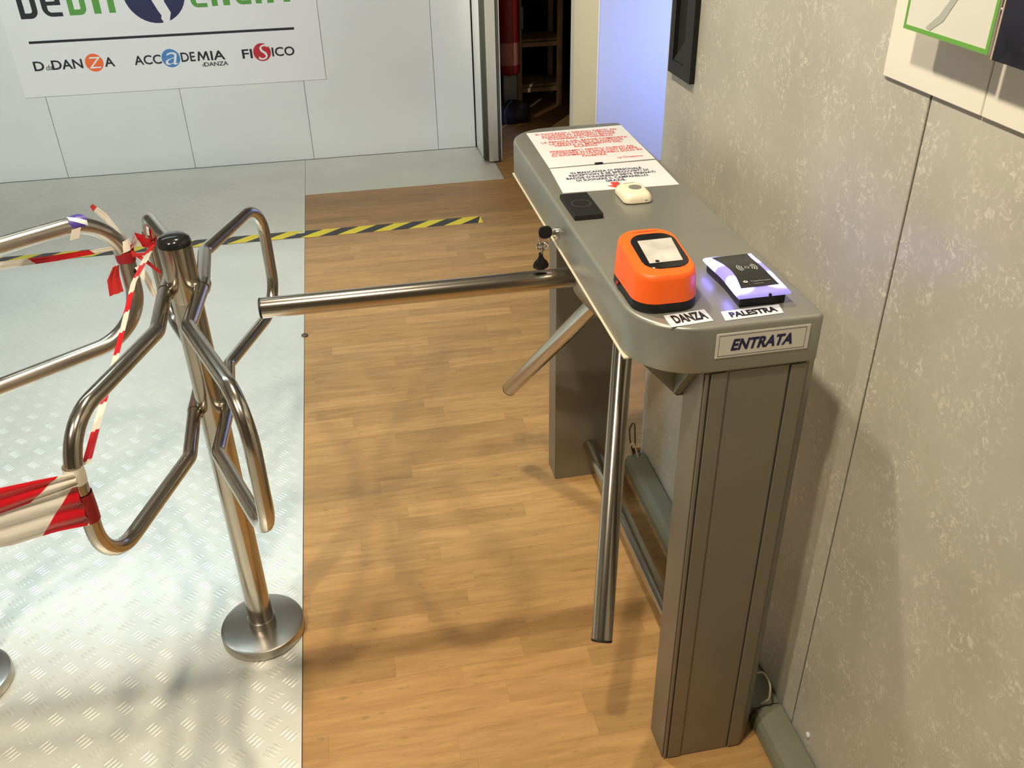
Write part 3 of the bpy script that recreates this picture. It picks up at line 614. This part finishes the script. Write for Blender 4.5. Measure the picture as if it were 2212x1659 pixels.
wC = wing(-1.0765, 1.634, (-1.0890, 1.805), (-.9920, 2.080))
wD = wing(-1.1445, 1.634, (-1.1430, 1.810), (-1.2530, 2.095))
for z in (ZU, ZL):
    for sx in (-1, 1):
        bm = B(); cyl(bm, (PX + sx * .0335, PY - .012, z), (PX + sx * .0335, PY + .012, z), .0150, 20); fin('clamp_sleeve', bm, M['steel'], rg, smooth=True)
        bm = B(); cyl(bm, (PX + sx * .022, PY - .020, z - .006), (PX + sx * .042, PY - .013, z - .004), .0065, 12); fin('weld_bead', bm, M['steel'], rg, smooth=True)
bm = B(); cyl(bm, (PX + .004, PY - .0296, .607), (PX + .004, PY - .0280, .607), .0042, 14); fin('screw_hole', bm, M['black_hole'], rg)

# ================================================================== GUIDE RAIL
gr = thing('guide_rail', (-1.773, 1.600, 0.0015), 'thick steel tube guide rail with round sticker at the left edge', 'railing')
RZU, RZL = .952, .6585
def rl(x): return 1.8540 + .734 * (x + 1.49)
tx = -1.293; bx = -2.35
p = [(tx, rl(tx), RZU), (tx, rl(tx), RZL), (bx, rl(bx), RZL), (bx, rl(bx), RZU)]
bm = B(); sweep(bm, fillet(p, [.115] * 4, closed=True, seg=14), .0188, 24, closed=True); fin('rail_loop', bm, M['brushed'], gr, smooth=True)
for px in (-1.773, -2.15):
    py = rl(px) - .045; bm = B(); cyl(bm, (px, py, .0285), (px, py, .985), .0212, 28); fin('rail_post', bm, M['brushed'], gr, smooth=True)
    for z in (RZU, RZL): bm = B(); cyl(bm, (px, py + .018, z), (px, rl(px) - .006, z), .012, 16); fin('bracket', bm, M['brushed'], gr, smooth=True)
    bm = B(); lathe(bm, [(.0965, .0018), (.0985, .004), (.0985, .022), (.0965, .0265), (.090, .0282), (.025, .0290)], (px, py, 0), 56); fin('base_plate', bm, M['brushed'], gr, smooth=True)
ux = V((1, .734, 0)).normalized(); ny = V((.734, -1, 0)).normalized()
c = V((tx, rl(tx), .815)) + ny * .0172 + ux * .007
bm = B(); cyl(bm, c, c + ny * .0022, .0055, 16); fin('rail_screw', bm, M['black_hole'], gr)
# round violet sticker with a pale band, wrapped on the tube near the bend, and its paper tag
sxp = -1.361; sc0 = V((sxp, rl(sxp), RZU))
def on_tube(a, s, d=.0004):   # s along the rail, a = angle about the tube measured from straight up towards the viewer
    return sc0 + ux * s + (V((0, 0, 1)) * math.cos(a) + ny * math.sin(a)) * (.0188 + d)
def patch(outline, m, name, d):
    bm = B(); a0 = .95; n = len(outline); cv = bm.verts.new(on_tube(a0, 0, d))
    vs = [bm.verts.new(on_tube(a0 + v / .0188, u, d)) for u, v in outline]; mid = [bm.verts.new(on_tube(a0 + v * .5 / .0188, u * .5, d)) for u, v in outline]
    for k in range(n):
        bm.faces.new((mid[k], vs[k], vs[(k + 1) % n], mid[(k + 1) % n])); bm.faces.new((cv, mid[k], mid[(k + 1) % n]))
    return fin(name, bm, m, gr)
tag(patch([(.019 * math.cos(2 * PI * k / 28), .019 * math.sin(2 * PI * k / 28)) for k in range(28)], M['sticker_violet'], 'sticker', .0005), 'round violet sticker with pale band')
bm = B(); NB = 10
def band(i, w): u = -.0165 + .033 * i / NB; return on_tube(.95 + (u * .62 + w) / .0188, u, .0010)
for i in range(NB):
    for w0, w1 in ((-.0055, -.0018), (-.0018, .0018), (.0018, .0055)): flat(bm, [band(i, w0), band(i + 1, w0), band(i + 1, w1), band(i, w1)])
tag(fin('sticker_band', bm, M['white_paper'], gr), 'pale band across the sticker')
bm = B(); q0 = on_tube(1.7, -.020, .002); e1 = ux * .020; e2 = V((-.004, 0, -.022)) - ux * .006
loft(bm, [[q0, q0 + e1, q0 + e1 + e2, q0 + e2], [v + ny * .0008 for v in (q0, q0 + e1, q0 + e1 + e2, q0 + e2)]]); tag(fin('paper_tag', bm, M['film_white'], gr), 'small cream paper tag')

# ================================================================== BARRIER TAPE
bt = thing('barrier_tape', (-1.28, 1.62, .70), 'red and white plastic barrier tape strung between the guide rail and the gate wings', 'tape')
def ribbon(name, pts, widths, dirs, m, sub=10, fold=0.0, folds=3, u0=0.0, nv=6, label=None):
    """strip along pts; widths and across-directions interpolated between the points"""
    pts = [V(p) for p in pts]; dirs = [V(d).normalized() for d in dirs]; me = bpy.data.meshes.new(name); vs, fs, uvs = [], [], []; u = u0; prev = None; R = 0
    for i in range(len(pts) - 1):
        for k in range(sub + (1 if i == len(pts) - 2 else 0)):
            t = k / sub; p = pts[i].lerp(pts[i + 1], t); w = widths[i] * (1 - t) + widths[i + 1] * t; d = dirs[i].lerp(dirs[i + 1], t).normalized()
            tan = (pts[i + 1] - pts[i]).normalized(); nrm = tan.cross(d)
            if prev is not None: u += (p - prev).length
            prev = p
            for j in range(nv + 1):
                s = j / nv - .5; vs.append(p + d * (w * s) + nrm * (fold * math.sin(j * folds * PI / nv * 1.3 + u * 9))); uvs.append((u, s * w))
            R += 1
    for r in range(R - 1):
        for j in range(nv): a = r * (nv + 1) + j; fs.append((a, a + 1, a + nv + 2, a + nv + 1))
    me.from_pydata(vs, [], fs); ul = me.uv_layers.new(name='UVMap')
    for l in me.loops: ul.data[l.index].uv = uvs[l.vertex_index]
    o = finish(name, me, m, bt, smooth=True, autosmooth=False)
    if label: o['label'] = label
    return o
def wrap(name, a, b, r, m, n=20):
    bm = B(); sweep(bm, [V(a), V(a).lerp(V(b), .5), V(b)], [r, r * 1.03, r], n, cap=False); return fin(name, bm, m, bt, smooth=True)
K = V((tx, rl(tx), .868))                     # knot on the guide rail
wrap('wrap', K + V((-.004, 0, .020)), K + V((0, 0, -.004)), .0206, M['film_white']); wrap('wrap', K + V((0, 0, -.0045)), K + V((0, 0, -.030)), .0208, M['film_dark'])
dz = V((0, 0, 1))
ribbon('tape_strand', [V((-2.36, 1.95, .850)), V((-1.86, 1.93, .868)), V((-1.5287, 1.93, .8813)), V((-1.4161, 1.935, .8845)), K + V((-.012, -.022, .010))], [.017, .017, .017, .014, .009], [dz] * 5, M['film_long'], 12, .0010, u0=.085)
DT = V((-1.2530, 2.095, .850))                # on the far left wing
ribbon('tape_strand', [K + V((.020, -.012, .006)), DT + V((-.030, -.005, .002)), DT + V((.004, -.018, -.004))], [.012, .034, .030], [dz, dz, dz], M['film'], 10, .0015, u0=.05)
wrap('wrap', DT + V((0, 0, .016)), DT + V((0, 0, -.014)), .0150, M['film_dark'], 16)
AT = V((-1.2320, 1.172, .826))                # on the near left wing
ribbon('tape_strand', [DT + V((.013, -.016, -.002)), V((-1.2400, 1.80, .868)), V((-1.2300, 1.48, .852)), AT + V((.014, .018, .022))], [.020, .013, .012, .014], [(1, .05, .35), (1, 0, .3), (1, 0, .3), (1, .2, .1)], M['film'], 14, .0015, u0=.0)
wrap('wrap', AT + V((0, 0, .034)), AT + V((-.001, 0, .004)), .0150, M['film_white'], 18)
wrap('wrap', AT + V((0, 0, -.016)), AT + V((0, 0, -.068)), .0152, M['film_dark'], 18)
ribbon('wide_strand', [AT + V((.002, -.0165, -.030)), AT + V((-.045, -.0150, -.036)), AT + V((-.12, -.010, -.052)), AT + V((-.42, .006, -.080)), AT + V((-1.10, .030, -.110))], [.074, .074, .082, .090, .090], [dz] * 5, M['film_wide'], 12, .0030, folds=4, u0=.0, nv=14)
ribbon('wide_strand', [AT + V((.006, -.0185, .022)), AT + V((-.045, -.0185, .012)), AT + V((-.12, -.0140, -.006)), AT + V((-.42, .002, -.032)), AT + V((-1.10, .026, -.062))], [.024, .034, .046, .058, .058], [dz] * 5, M['film_upper'], 12, .0025, folds=3, u0=.0, nv=12)
# loose ends at the knot
ribbon('loose_end', [K + V((.002, .024, .012)), K + V((-.030, .040, .060)), K + V((-.046, .037, .082))], [.012, .020, .018], [(.5, -.4, .6), (.5, -.3, .7), (.6, -.3, .6)], M['film_white'], 6, .001)
ribbon('loose_end', [K + V((-.0463, .037, .0823)), K + V((-.052, .036, .092))], [.018, .012], [(.6, -.3, .6), (.6, -.3, .6)], M['film_red'], 4, .001)
ribbon('loose_end', [K + V((-.020, -.020, -.032)), K + V((-.032, -.022, -.060)), K + V((-.034, -.024, -.098))], [.014, .030, .034], [ux] * 3, M['film_red'], 6, .002)
ribbon('loose_end', [K + V((.020, -.022, -.002)), K + V((.045, -.030, -.020)), K + V((.075, -.040, -.050))], [.010, .010, .008], [dz, (.4, 0, 1), (.6, 0, 1)], M['film_red'], 5, .001)
ribbon('loose_end', [K + V((.020, -.022, -.010)), K + V((.050, -.035, -.004)), K + V((.078, -.045, .020))], [.008, .007, .006], [dz, dz, dz], M['film_red'], 5, .001)
ribbon('loose_end', [K + V((.026, -.014, -.040)), K + V((.040, -.018, -.080)), K + V((.046, -.020, -.115))], [.020, .018, .012], [ux] * 3, M['film_white'], 5, .001)

# ================================================================== HAZARD TAPE ON THE FLOOR
ht = thing('hazard_tape', (-1.30, 4.19, 0.0), 'yellow and black striped floor tape across the tread plate and the wood', 'tape')
bm = B(); x0, x1 = -2.70, -.153; ya, yb = 4.145, 4.232; per = .172; sl_ = .11; cuts = []
def yc(x): return -.012 * (x + 1.0) if x > -1.0 else 0.0
def zt(x): return .0032 if x < XB + .004 else .0006
polys = {0: B(), 1: B()}
k = -2
for i in range(-2, 40):
    a = x1 + .03 - i * per / 2; b = a - per / 2
    q = []
    for (u, v) in ((b, 0), (a, 0), (a + sl_, 1), (b + sl_, 1)):
        x = min(max(u - sl_ * .5, x0), x1); q.append((x, ya + (yb - ya) * v))
    if q[1][0] - q[0][0] < 1e-4 and q[2][0] - q[3][0] < 1e-4: continue
    n = 6
    for s in range(n):
        f = lambda A, Bq, t: (A[0] + (Bq[0] - A[0]) * t, A[1] + (Bq[1] - A[1]) * t)
        P = [f(q[0], q[1], s / n), f(q[0], q[1], (s + 1) / n), f(q[3], q[2], (s + 1) / n), f(q[3], q[2], s / n)]
        P = [p for j, p in enumerate(P) if abs(p[0] - P[j - 1][0]) + abs(p[1] - P[j - 1][1]) > 1e-5]
        if len(P) > 2: flat(polys[i % 2], [(x, y_ + yc(x), zt(x)) for x, y_ in P])
fin('black_stripes', polys[0], M['tape_black'], ht); fin('yellow_stripes', polys[1], M['tape_yellow'], ht)

# ================================================================== WALL POSTER
YP = 5.3625
po = thing('wall_poster', (-1.64, YP, .455), 'large white club poster with green and navy logo on the back wall', 'poster')
bm = B(); box(bm, -2.447, -.839, YP - .006, YP, .457, 1.75, .0008, 1); fin('poster_sheet', bm, M['poster_white'], po)
yp = YP - .0066; ORGP = (0, yp, 0); UX = (1, 0, 0); UZ = (0, 0, 1)
def shape(name, polys_, m, d=0.0):
    bm = B()
    for p in polys_: flat(bm, [(x, yp - d, z) for x, z in p])
    return fin(name, bm, m, po)
def disc(cx, cz, r, n=40, sx=1.0): return [(cx + r * sx * math.cos(2 * PI * k / n), cz + r * math.sin(2 * PI * k / n)) for k in range(n)]
def rectp(x0, x1, z0, z1): return [(x0, z0), (x1, z0), (x1, z1), (x0, z1)]
shape('rule_line', [rectp(-2.348, -.977, .7305, .7435)], M['ink_black'])
def letter_u(x0, x1, z0, z1, w, r):   # bowl open at the top: stems joined by a rounded foot
    pts_o = [(x0, z1), (x0, z0)] + [(x1 - r + r * math.sin(t), z0 + r - r * math.cos(t)) for t in [PI / 2 * k / 8 for k in range(9)]] + [(x1, z1)]
    ri = max(r - w, .004); pts_i = [(x1 - w, z1)] + [(x1 - w - ri + ri * math.cos(t), z0 + w + ri - ri * math.sin(t)) for t in [PI / 2 * k / 8 for k in range(9)]] + [(x0 + w, z0 + w), (x0 + w, z1)]
    return pts_o + pts_i
def letter_c(x0, x1, z0, z1, w, r):
    o = [(x0, z1)] + [(x0 + r - r * math.cos(t), z0 + r - r * math.sin(t)) for t in [PI / 2 * k / 8 for k in range(9)]] + [(x1, z0), (x1, z0 + w * .75)]
    ri = max(r - w, .004); i = [(x0 + w + ri - ri * math.sin(t), z0 + w * .75 + ri - ri * math.cos(t)) for t in [PI / 2 * k / 8 for k in range(9)]] + [(x0 + w, z1)]
    return o + i
ZH = 1.06
def letters(m, *groups):
    for g in groups: shape('letter', g, m)
letters(M['ink_black'], [letter_u(-2.352, -2.262, .853, 1.16, .027, .040)], [letter_c(-2.238, -2.143, .858, ZH, .027, .045), rectp(-2.211, -2.143, .913, .932), rectp(-2.168, -2.143, .932, ZH), rectp(-2.211, -2.168, ZH - .024, ZH)])
letters(M['ink_green'], [letter_u(-2.110, -2.022, .860, 1.16, .028, .034)], [rectp(-1.987, -1.951, .862, ZH), rectp(-1.912, -1.879, .863, ZH), rectp(-1.951, -1.912, ZH - .03, ZH)],
    [letter_c(-1.493, -1.411, .868, ZH, .027, .034)], [rectp(-1.387, -1.357, .871, ZH + .06), rectp(-1.328, -1.293, .872, ZH), rectp(-1.357, -1.328, ZH - .03, ZH)], [letter_c(-1.262, -1.182, .872, ZH, .027, .034), rectp(-1.235, -1.182, .945, .962), rectp(-1.235, -1.182, ZH - .024, ZH)],
    [rectp(-1.159, -1.127, .873, ZH), rectp(-1.098, -1.064, .873, ZH), rectp(-1.127, -1.098, ZH - .03, ZH)], [rectp(-1.012, -.977, .874, ZH + .05), rectp(-1.040, -1.012, ZH - .028, ZH), rectp(-.977, -.950, ZH - .028, ZH)])
shape('emblem_disc', [disc(-1.672, .957, .157)], M['ink_navy'])
shape('emblem_figure', [[(-1.692, 1.02), (-1.690, .915), (-1.668, .862), (-1.655, .838), (-1.660, .822), (-1.652, .808), (-1.655, .790), (-1.610, .790), (-1.618, .812), (-1.605, .850), (-1.628, .905), (-1.620, 1.02)], disc(-1.655, 1.050, .026)], M['ink_white'], .0003)
bx_ = lambda px: -2.358 + (px - 75) * .002405
zb = lambda px: .5945 + (px - 75) * .000004
text('letter', 'D', M['ink_black'], po, ORGP, UX, UZ, bx_(75), bx_(97), .593, .642, bold=.019, split=True)
text('lettering', 'da', M['ink_black'], po, ORGP, UX, UZ, bx_(99), bx_(113), .594, .622, bold=0, shear=.25, split=True)
text('letter', 'DAN', M['ink_black'], po, ORGP, UX, UZ, bx_(113), bx_(178), .594, .643, bold=.019, split=True)
text('letter', 'A', M['ink_black'], po, ORGP, UX, UZ, bx_(224), bx_(246), .594, .643, bold=.019, split=True)
shape('emblem_disc', [disc(bx_(203), .6190, .0465, 32)], M['ink_orange'])
text('emblem_figure', 'Z', M['ink_white'], po, (0, yp - .0003, 0), UX, UZ, bx_(190), bx_(215), .590, .648, bold=0, shear=.15)
text('letter', 'ACC', M['ink_black'], po, ORGP, UX, UZ, bx_(288), bx_(347), .593, .642, bold=.019, split=True)
shape('emblem_disc', [disc(bx_(368), .6190, .0480, 32)], M['ink_blue'])
text('emblem_figure', 'a', M['ink_white'], po, (0, yp - .0003, 0), UX, UZ, bx_(353), bx_(381), .585, .650, bold=-.01, shear=.3)
text('letter', 'DE', M['ink_black'], po, ORGP, UX, UZ, bx_(390), bx_(421), .596, .645, bold=.019, split=True)
m0, m1, mh = bx_(425), bx_(452), .049
shape('letter', [[(m0, .596), (m0 + .011, .596), (m0 + .016, .628), (m0 + .0325, .596), (m0 + .049, .628), (m0 + .054, .596), (m0 + .065, .596), (m0 + .056, .645), (m0 + .046, .645), (m0 + .0325, .617), (m0 + .019, .645), (m0 + .009, .645)]], M['ink_black'])
text('letter', 'IA', M['ink_black'], po, ORGP, UX, UZ, bx_(455), bx_(487), .596, .645, bold=.019, split=True)
text('lettering', 'di', M['ink_black'], po, ORGP, UX, UZ, bx_(432), bx_(438), .566, .582, bold=0, shear=.3)
text('lettering', 'DANZA', M['ink_black'], po, ORGP, UX, UZ, bx_(438), bx_(491), .565, .587, bold=.015, space=.95)
text('letter', 'FI', M['ink_black'], po, ORGP, UX, UZ, bx_(525), bx_(548), .594, .643, bold=.019, split=True)
shape('emblem_disc', [disc(bx_(570), .6225, .0475, 32)], M['ink_crimson'])
text('emblem_figure', 'S', M['ink_white'], po, (0, yp - .0003, 0), UX, UZ, bx_(560), bx_(580), .582, .663, bold=-.005, shear=.2)
text('letter', 'ICO', M['ink_black'], po, ORGP, UX, UZ, bx_(592), bx_(643), .596, .645, bold=.019, split=True)

# ================================================================== RIGHT WALL FITTINGS
wf = thing('wall_fitting', (-.004, 2.006, 1.157), 'tall black plastic recessed fitting on the right wall above the turnstile', 'wall fitting')
y0, y1, z0, z1 = 1.9365, 2.0775, 1.1575, 1.85
bm = B()
for a in ((y0, y0 + .046, z0, z1), (y1 - .026, y1, z0, z1), (y0 + .046, y1 - .026, z0, z0 + .030), (y0 + .046, y1 - .026, z1 - .03, z1)): box(bm, -.0125, -.0004, a[0], a[1], a[2], a[3])
bmesh.ops.remove_doubles(bm, verts=bm.verts[:], dist=1e-5)
fin('frame', bm, M['black'], wf)
bm = B(); box(bm, -.0022, -.0006, y0 + .046, y1 - .026, z0 + .030, z1 - .03); fin('recess', bm, M['black_hole'], wf)
bm = B(); prism(bm, [(y0 + .0465, z0 + .0305), (y1 - .0265, z0 + .0305), (y0 + .0465, z0 + .085)], lambda u, v: (-.0105, u, v), lambda u, v: (-.0024, u, v)); fin('ramp', bm, M['black'], wf)

nb = thing('notice_board', (-.01, .40, 1.334), 'white notice board fixed to the right wall above the seam', 'notice board')
for a, b in ((.9883, 1.2125), (-.10, .9865)):
    bm = B(); box(bm, -.0050, -.0006, a, b, 1.3362, 2.25, .001, 1); fin('board_panel', bm, M['board_white'], nb)
def holder(name, ya, yb, z0, z1, label, cat):
    return thing(name, (-.035, (ya + yb) / 2, z0), label, cat)
h1 = holder('sign_holder', .9560, 1.1298, 1.4169, 1.75, 'white sheet with green border standing off the notice board', 'sign')
bm = B(); box(bm, -.0405, -.0380, .9560, 1.1303, 1.4169, 1.75); fin('sign_sheet', bm, M['clear_sheet'], h1)
bm = B(); t = .0055
for a in ((.9560, 1.1303, 1.4169, 1.4169 + t), (.9560, 1.1303, 1.75 - t, 1.75), (.9560, .9560 + t, 1.4169 + t, 1.75 - t), (1.1303 - t * .7, 1.1303, 1.4169 + t, 1.75 - t)): box(bm, -.0412, -.0406, *a)
fin('green_border', bm, M['green_border'], h1)
bm = B(); pts = [(1.083, 1.4255), (1.060, 1.4440), (1.040, 1.470), (1.032, 1.505), (1.024, 1.505), (1.030, 1.468), (1.050, 1.438), (1.073, 1.4235)]
flat(bm, [(-.0410, y_, z_) for y_, z_ in pts]); flat(bm, [(-.0410, 1.072 + .016 * math.cos(a), 1.497 + .02 * math.sin(a)) for a in [2 * PI * k / 16 for k in range(16)]]); fin('brush_mark', bm, M['brush_grey'], h1)
for (yy, zz_) in ((.975, 1.46), (1.09, 1.70), (.975, 1.70)):
    bm = B(); cyl(bm, (-.0378, yy, zz_), (-.0055, yy, zz_), .006, 12); fin('standoff', bm, M['chrome'], h1)
h2 = holder('photo_panel', .62, .936, 1.4135, 1.75, 'dark photo panel standing off the notice board at the right edge', 'poster')
bm = B(); box(bm, -.0405, -.0380, .62, .9470, 1.4135, 1.75); fin('photo', bm, M['photo_dark'], h2)
bm = B(); box(bm, -.0408, -.0375, .9474, .9500, 1.4135, 1.75); fin('clear_edge', bm, M['holder'], h2)
for (yy, zz_) in ((.90, 1.45), (.66, 1.45), (.90, 1.70)):
    bm = B(); cyl(bm, (-.0378, yy, zz_), (-.0055, yy, zz_), .006, 12); fin('standoff', bm, M['chrome'], h2)

# cable conduit along the foot of the wall
cd = thing('floor_conduit', (-.035, .6, 0), 'grey green cable conduit running along the foot of the right wall', 'conduit')
prof = [(-.068, .0006), (-.0685, .020), (-.064, .036), (-.054, .046), (-.038, .0505), (-.012, .0505), (-.0008, .0495), (-.0008, .0006)]
def cond(y0, y1, name, dz=0.0, tw=0.0):
    bm = B(); loft(bm, [[(x, y0, z if z < .01 else z + dz) for x, z in prof], [(x + tw * (x < -.03), y1, z) for x, z in prof]]); bmesh.ops.bevel(bm, geom=[e for e in bm.edges if abs((e.verts[0].co - e.verts[1].co).y) > .05], offset=.006, segments=2, affect='EDGES'); return fin(name, bm, M['conduit'], cd, smooth=True)
cond(-1.2, 1.1420, 'duct_section'); cond(1.1480, 2.070, 'duct_section', dz=-.004)
bm = B(); box(bm, -.056, -.006, 2.0702, 2.0712, .004, .044); fin('duct_opening', bm, M['black_hole'], cd)
bm = B(); box(bm, -.066, -.003, 1.1422, 1.1478, .001, .043); fin('duct_gap', bm, M['groove'], cd)
def wirep(name, pts, r, m, label):
    bm = B(); sweep(bm, fillet(pts, [.02] * len(pts), seg=6), r, 8); o = fin(name, bm, m, smooth=True); return tag(o, label, 'wire', 'loose wires at the conduit')
wirep('cable', [(-.040, 2.066, .0500), (-.050, 2.075, .100), (-.059, 2.06, .150), (-.050, 2.05, .188), (-.044, 2.055, .150), (-.036, 2.07, .098), (-.030, 2.078, .055)], .0022, M['wire_dark'], 'thin dark wire loop sticking up from the far end of the conduit')
wirep('cable', [(-.046, 2.064, .0500), (-.056, 2.058, .085), (-.048, 2.052, .112), (-.038, 2.048, .078), (-.030, 2.050, .0500)], .0022, M['wire'], 'thin pale wire loop low at the far end of the conduit')
wirep('cable', [(-.060, 1.205, .052), (-.048, 1.197, .090), (-.040, 1.172, .122), (-.038, 1.140, .122), (-.040, 1.132, .085), (-.046, 1.148, .0508)], .0022, M['wire'], 'pale wire loop beside the near post above the conduit')
bm = B(); lathe(bm, [(.0062, 0), (.0062, .002), (.004, .0045), (0, .005)], (0, 0, 0), 16); bmesh.ops.rotate(bm, matrix=Matrix.Rotation(-PI / 2, 3, 'Y'), verts=bm.verts[:]); bmesh.ops.translate(bm, vec=(-.0004, 1.0345, .0846), verts=bm.verts[:])
tag(fin('wall_plug', bm, M['white_paper'], smooth=True), 'small white plug low on the right wall above the conduit', 'plug')
bm = B(); lathe(bm, [(.0, 0), (.012, .0), (.0135, .003), (.010, .0065), (0, .008)], (-1.0160, 3.14, .0016), 18); tag(fin('floor_bolt', bm, M['wire_dark'], smooth=True), 'small dark bolt at the edge of the tread plate beside the wood', 'bolt')

# ================================================================== STORE ROOM BEYOND THE DOORWAY
sf = thing('shelf_rack', (.58, 6.30, 0), 'wooden rack with shelves standing in the dark store room', 'shelf')
X0, X1, Yf, Yk = .445, .725, 6.18, 6.46
for x in (X0, X1):
    for y_ in (Yf, Yk):
        bm = B(); box(bm, x - .017, x + .017, y_ - .017, y_ + .017, 0.0002, 1.9, .002, 1); fin('upright', bm, M['shelf_wood'], sf)
for z in (.135, .432, .73, 1.03, 1.33):
    bm = B(); box(bm, X0 + .018, X1 - .018, Yf - .012, Yf + .012, z - .032, z - .004, .001, 1); fin('front_rail', bm, M['shelf_wood'], sf)
    bm = B(); box(bm, X0 + .018, X1 - .018, Yk - .012, Yk + .012, z - .032, z - .004, .001, 1); fin('back_rail', bm, M['shelf_wood'], sf)
    bm = B(); box(bm, X0 - .014, X1 + .014, Yf + .018, Yk - .018, z - .003, z + .012, .001, 1); fin('shelf_board', bm, M['shelf_wood'], sf)
rb = thing('red_cylinder', (.345, 6.02, .0), 'dark red extinguisher with a pale label beside the wooden rack', 'extinguisher')
bm = B(); lathe(bm, [(.062, .27), (.072, .285), (.074, .30), (.074, .80), (.066, .85), (.035, .89), (.028, .93), (0, .94)], (.345, 6.02, 0), 28); fin('body', bm, M['fire_red'], rb, smooth=True)
bm = B(); lathe(bm, [(.0746, .335), (.0746, .475)], (.345, 6.02, 0), 28)
bmesh.ops.delete(bm, geom=[f for f in bm.faces if len(f.verts) > 4], context='FACES'); fin('label_band', bm, M['label_red'], rb, smooth=True)
bm = B(); box(bm, .300, .390, 5.985, 6.055, .0002, .2695, .004, 1); fin('stand', bm, M['grey_item'], rb)
bm = B(); box(bm, .408, .472, 6.115, 6.150, .0, .0 + .02); bm.free()
bg = B(); bmesh.ops.create_icosphere(bg, subdivisions=3, radius=1)
for v in bg.verts:
    n = v.co.copy(); k = 1 + .08 * math.sin(5 * n.x + 3 * n.y) + .06 * math.cos(7 * n.z + 4 * n.x); v.co = V((.335 + n.x * .13 * k, 5.86 + n.y * .10 * k, max(.001, .055 + n.z * .075 * k)))
tag(fin('cloth_bag', bg, M['bag'], smooth=True), 'black cloth bag on the floor just inside the dark doorway', 'bag')
bm = B(); box(bm, .422, .472, 6.150, 6.160, .52, .66, .002, 1); tag(fin('paper_card', bm, M['grey_item']), 'grey card hanging on the front of the wooden rack', 'card')
